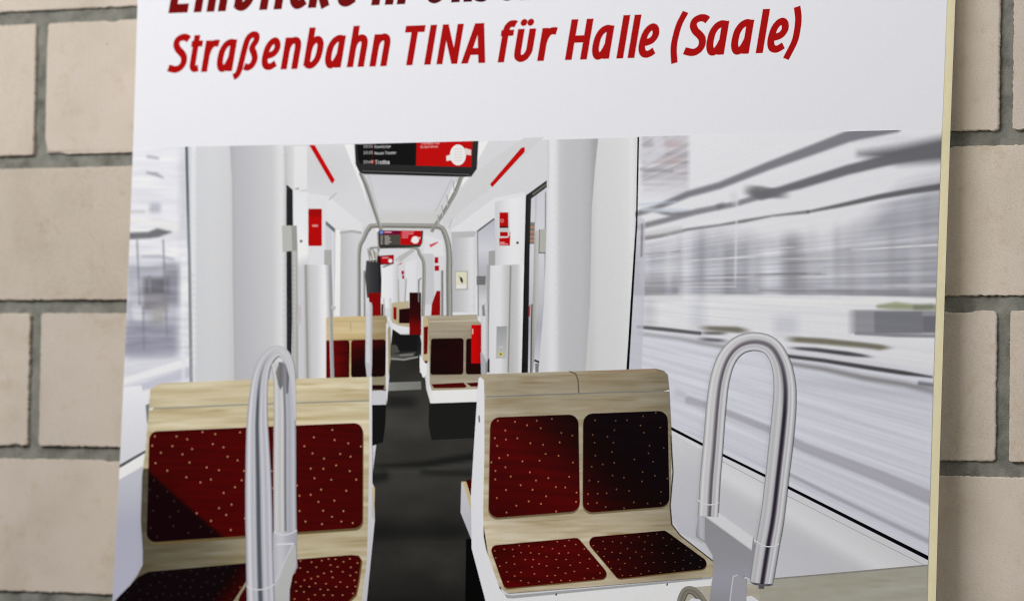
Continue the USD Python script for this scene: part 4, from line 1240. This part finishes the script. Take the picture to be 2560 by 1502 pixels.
# right handrail
p = Print()
p.poly([(1756, 1250), (1748, 1262), (1741, 1340), (1764, 1356), (1782, 1386), (1785, 1420), (1772, 1520), (1764, 1640), (1850, 1640), (1855, 1450), (1862, 1438), (1886, 1450), (1893, 1380), (1882, 1345), (1790, 1285)], grad((0, 1290), (0, 1500), [(0, (152, 151, 156)), (0.5, (158, 157, 165)), (0.75, (166, 165, 178)), (1, (156, 155, 162))]), 14)
p.poly([(1756, 1250), (1748, 1262), (1741, 1336), (1763, 1352), (1764, 1286)], grad((1741, 0), (1766, 0), [(0, (150, 150, 160)), (0.5, (196, 196, 206)), (1, (172, 172, 180))]), 6)
p.poly([(1760, 1286), (1796, 1280), (1884, 1343), (1880, 1376), (1862, 1362), (1764, 1290)], (222, 222, 226))
p.line([(1760, 1287), (1800, 1316), (1880, 1374)], 3, (196, 196, 200))
p.poly([(1826, 1500), (1834, 1442), (1842, 1436), (1868, 1446), (1864, 1640), (1822, 1640)], (168, 167, 176))
p.line([(1824, 1640), (1826, 1500), (1834, 1440), (1846, 1436)], 3, (206, 206, 212))
p.build('handrail_bracket', pic)
p = Print()
oR = [(0, 140, 140, 146), (0.05, 176, 176, 180), (0.15, 228, 228, 230), (0.27, 206, 205, 209), (0.4, 214, 213, 217), (0.5, 150, 146, 152), (0.56, 104, 98, 108), (0.63, 118, 112, 120), (0.68, 206, 205, 210), (0.76, 186, 186, 191), (0.88, 222, 222, 226), (0.95, 200, 200, 205), (1, 130, 130, 136)]
iR = [(0, 138, 137, 144), (0.06, 184, 184, 190), (0.16, 226, 226, 230), (0.23, 188, 188, 194), (0.31, 212, 211, 216), (0.38, 110, 104, 116), (0.44, 48, 42, 54), (0.52, 66, 60, 72), (0.58, 186, 186, 192), (0.7, 214, 214, 218), (0.82, 190, 190, 196), (0.93, 206, 206, 211), (1, 138, 138, 144)]
p.ribbon([(1771, 1290), (1776, 1200), (1782, 1130), (1792, 1006), (1802, 940), (1820, 892), (1850, 862), (1890, 853), (1928, 866), (1952, 905), (1962, 955), (1962, 1010), (1955, 1090), (1945, 1180), (1932, 1290), (1918, 1370), (1904, 1458)],
         [51, 51, 51, 50, 50, 48, 46, 46, 48, 56, 60, 61, 59, 59, 60, 60, 58], oR, iR, (0.36, 0.62))
p.poly([(1875, 1453), (1886, 1460), (1904, 1463), (1922, 1464), (1932, 1461), (1930, 1458), (1904, 1459)], (104, 102, 108))
p.poly(sbox(1898, 1462, 1911, 1470), (96, 94, 100))
p.ribbon([(1746, 1249), (1760, 1258), (1776, 1261), (1790, 1259), (1798, 1255)], [3], [(0, 226, 226, 230), (1, 216, 216, 222)])
p.ribbon([(1886, 1348), (1900, 1358), (1918, 1365), (1938, 1364), (1949, 1358)], [3], [(0, 226, 226, 230), (1, 216, 216, 222)])
p.build('seat_handrail', pic, 'large grey looped handrail in front of the right window')

# -------- near left seat
p = Print()
LW = lambda P: np.interp(P[:, 1], [940, 1000, 1060, 1340, 1400, 1420], [1.0, 0.98, 1.0, 0.90, 0.92, 0.95]) * np.interp(P[:, 0] + 0.35 * (P[:, 1] - 1300) * (P[:, 1] > 1300), [350, 385, 600, 640, 760, 930], [0.94, 1.0, 1.0, 1.0, 1.03, 1.02]) * np.where(P[:, 1] > 1330, np.interp(P[:, 0], [360, 520, 620, 700], [0.52, 0.62, 0.82, 1.0]), np.where((P[:, 0] < 376) & (P[:, 1] > 1170), 0.48, 1.0))
p.poly([(377, 972), (400, 958), (620, 949), (928, 942), (930, 1004), (932, 1300), (918, 1420), (905, 1500), (880, 1640), (600, 1640), (270, 1540), (345, 1436), (357, 1412), (358, 1380), (353, 1300), (356, 1190), (364, 1130), (372, 1040)], wood((205, 192, 160), -0.028, LW, 6, 1.0), 3.4)
p.line([(382, 1021), (620, 1011), (926, 1001)], 3.2, (146, 150, 140))
p.line([(374, 1024), (384, 1020)], 4, (232, 230, 222))
p.build('seat_back', pic, 'large wooden bench back and seat shell at the lower left')
LB = rquad((374, 1078), (908, 1056), (907, 1318), (367, 1356), 22)
dark = Polygon([(340, 1168), (376, 1180), (440, 1240), (490, 1282), (560, 1345), (560, 1400), (340, 1400)])


def shaded_red(P):
    C = cushion(((380, 0), (900, 0), [(0, (74, 2, 3)), (0.5, (84, 2, 3)), (1, (76, 1, 3))]), 12)(P)
    edge_y = np.interp(P[:, 0], [360, 376, 440, 490, 560, 600], [1166, 1180, 1238, 1282, 1342, 1380])
    mk = np.clip((P[:, 1] - edge_y) / 12 + 0.5, 0, 1)
    return blend(C, mk, (30, 16, 19), 0.96)


p = Print()
p.poly(affinity.translate(LB, 2, 6), (112, 96, 66))
p.poly(LB, shaded_red, 6)
fd = spot_field(LB, 104, 31, 26)
fb = shaded_red(np.array(fd))
dots(p, fd, [tuple(np.array([200, 148, 112]) if b[0] > 60 else np.array([74, 52, 52])) for b in fb], 2.0, 2.2)
p.build('back_cushion', pic)
LS1 = Polygon([(262, 1530), (300, 1488), (348, 1440), (372, 1428), (622, 1406), (624, 1440), (584, 1502), (520, 1600), (262, 1600)])
LS2 = Polygon([(626, 1448), (640, 1405), (880, 1386), (898, 1388), (904, 1398), (897, 1450), (890, 1484), (868, 1506), (800, 1530), (560, 1640), (600, 1490)])


def seat_l(P):
    C = np.tile(np.array([26.0, 18, 21]), (len(P), 1))
    d = (P[:, 0] - 560) + (P[:, 1] - 1450) * 0.75
    return blend(C, np.clip((d + 0) / 50, 0, 1), (58, 2, 5)) * (1 + 0.3 * inside_noise(P, 40, 8, 5))[:, None]


p = Print()
p.poly(LS1, seat_l, 9)
fd = spot_field(LS1.intersection(sbox(280, 1400, 620, 1502)), 46, 33, 18)
fb = seat_l(np.array(fd))
dots(p, fd, [tuple(np.array([150, 90, 70]) if b[0] > 60 else np.array([58, 42, 44])) for b in fb], 2.6, 1.8)
p.build('seat_cushion', pic)
p = Print()
p.poly(affinity.translate(LS2, 3, 4), (112, 92, 62))
p.poly(LS2, cushion(((640, 0), (900, 0), [(0, (70, 2, 4)), (1, (76, 2, 4))]), 14), 8)
fd = spot_field(LS2.intersection(sbox(720, 1380, 905, 1502)), 48, 35, 17)
dots(p, fd, [(190, 130, 96)] * len(fd), 2.7, 1.5)
p.build('seat_cushion', pic)
p = Print()
p.poly([(924, 944), (931, 940), (931, 1100), (932, 1130), (931, 1300), (936, 1216), (938, 1300), (930, 1380), (918, 1500), (905, 1640), (880, 1640), (905, 1502), (918, 1400), (921, 1300), (924, 1130)], grad((0, 940), (0, 1500), [(0, (226, 226, 229)), (0.4, (214, 214, 220)), (1, (198, 198, 206))]), 20)
p.poly([(931, 1216), (938, 1217), (938, 1240), (935, 1300), (931, 1290)], (206, 190, 152))
p.poly([(933, 1234), (936, 1234), (934, 1290), (931, 1290)], (186, 188, 194))
p.build('seat_frame', pic, 'narrow white side frame of the left bench')

# left handrail
p = Print()
bk = [(0, 160, 160, 168), (0.1, 214, 214, 217), (0.28, 194, 194, 197), (0.42, 216, 216, 216), (0.48, 150, 150, 160), (0.53, 110, 110, 122), (0.58, 186, 186, 196), (0.72, 172, 173, 185), (0.9, 198, 199, 209), (1, 140, 140, 154)]
p.ribbon([(715, 1420), (714, 1330), (713, 1200), (713, 1080), (712, 1010), (708, 950), (698, 905)], [60, 58, 57, 57, 56, 52, 40], bk)
p.poly([(690, 930), (700, 905), (714, 908), (724, 940), (722, 982), (716, 985), (712, 955), (702, 975), (696, 960)], grad((690, 0), (724, 0), [(0, (150, 140, 130)), (0.4, (110, 112, 120)), (0.7, (150, 150, 156)), (1, (90, 92, 104))]), 6)
p.poly([(684, 1330), (686, 1640), (722, 1640), (726, 1450), (742, 1422), (744, 1325)], grad((684, 0), (744, 0), [(0, (186, 186, 198)), (0.3, (206, 206, 212)), (0.6, (184, 184, 196)), (1, (166, 166, 178))]), 8)
p.poly([(734, 1358), (740, 1362), (742, 1410), (732, 1440), (724, 1480), (720, 1640), (686, 1640), (690, 1470)], (189, 190, 190))
p.ribbon([(686, 1328), (696, 1334), (714, 1336), (732, 1331), (743, 1324)], [3], [(0, 224, 224, 230), (1, 216, 216, 224)])
p.line([(692, 1360), (736, 1358)], 4, (226, 226, 231))
p.line([(734, 1358), (690, 1452)], 3, (214, 214, 220))
fr = [(0, 146, 146, 156), (0.05, 186, 186, 196), (0.15, 224, 224, 230), (0.25, 184, 184, 195), (0.37, 200, 201, 210), (0.42, 120, 124, 132), (0.47, 86, 91, 98), (0.54, 96, 101, 108), (0.59, 178, 178, 189), (0.68, 208, 208, 217), (0.78, 182, 182, 193), (0.92, 212, 212, 220), (1, 138, 136, 148)]
fr2 = [(0, 180, 180, 188), (0.2, 206, 206, 211), (0.35, 192, 192, 198), (0.5, 210, 210, 215), (0.7, 186, 186, 192), (0.85, 216, 216, 221), (1, 150, 150, 156)]
p.ribbon([(656, 1560), (652, 1460), (649, 1330), (647, 1200), (645, 1100), (645, 1040), (650, 960), (662, 910), (684, 882), (704, 879), (720, 896), (730, 930), (736, 985), (739, 1050)], [72, 70, 69, 68, 68, 66, 62, 56, 48, 40, 30, 20, 11, 5], fr, fr2, (0.62, 0.80))
p.ribbon([(618, 1464), (630, 1471), (650, 1473), (672, 1468), (688, 1459)], [3], [(0, 226, 226, 232), (1, 214, 214, 222)])
p.build('seat_handrail', pic, 'large grey looped handrail in front of the left bench')
print('levels', max(l for _, _, l in PLACED), 'sheets', len(PLACED))
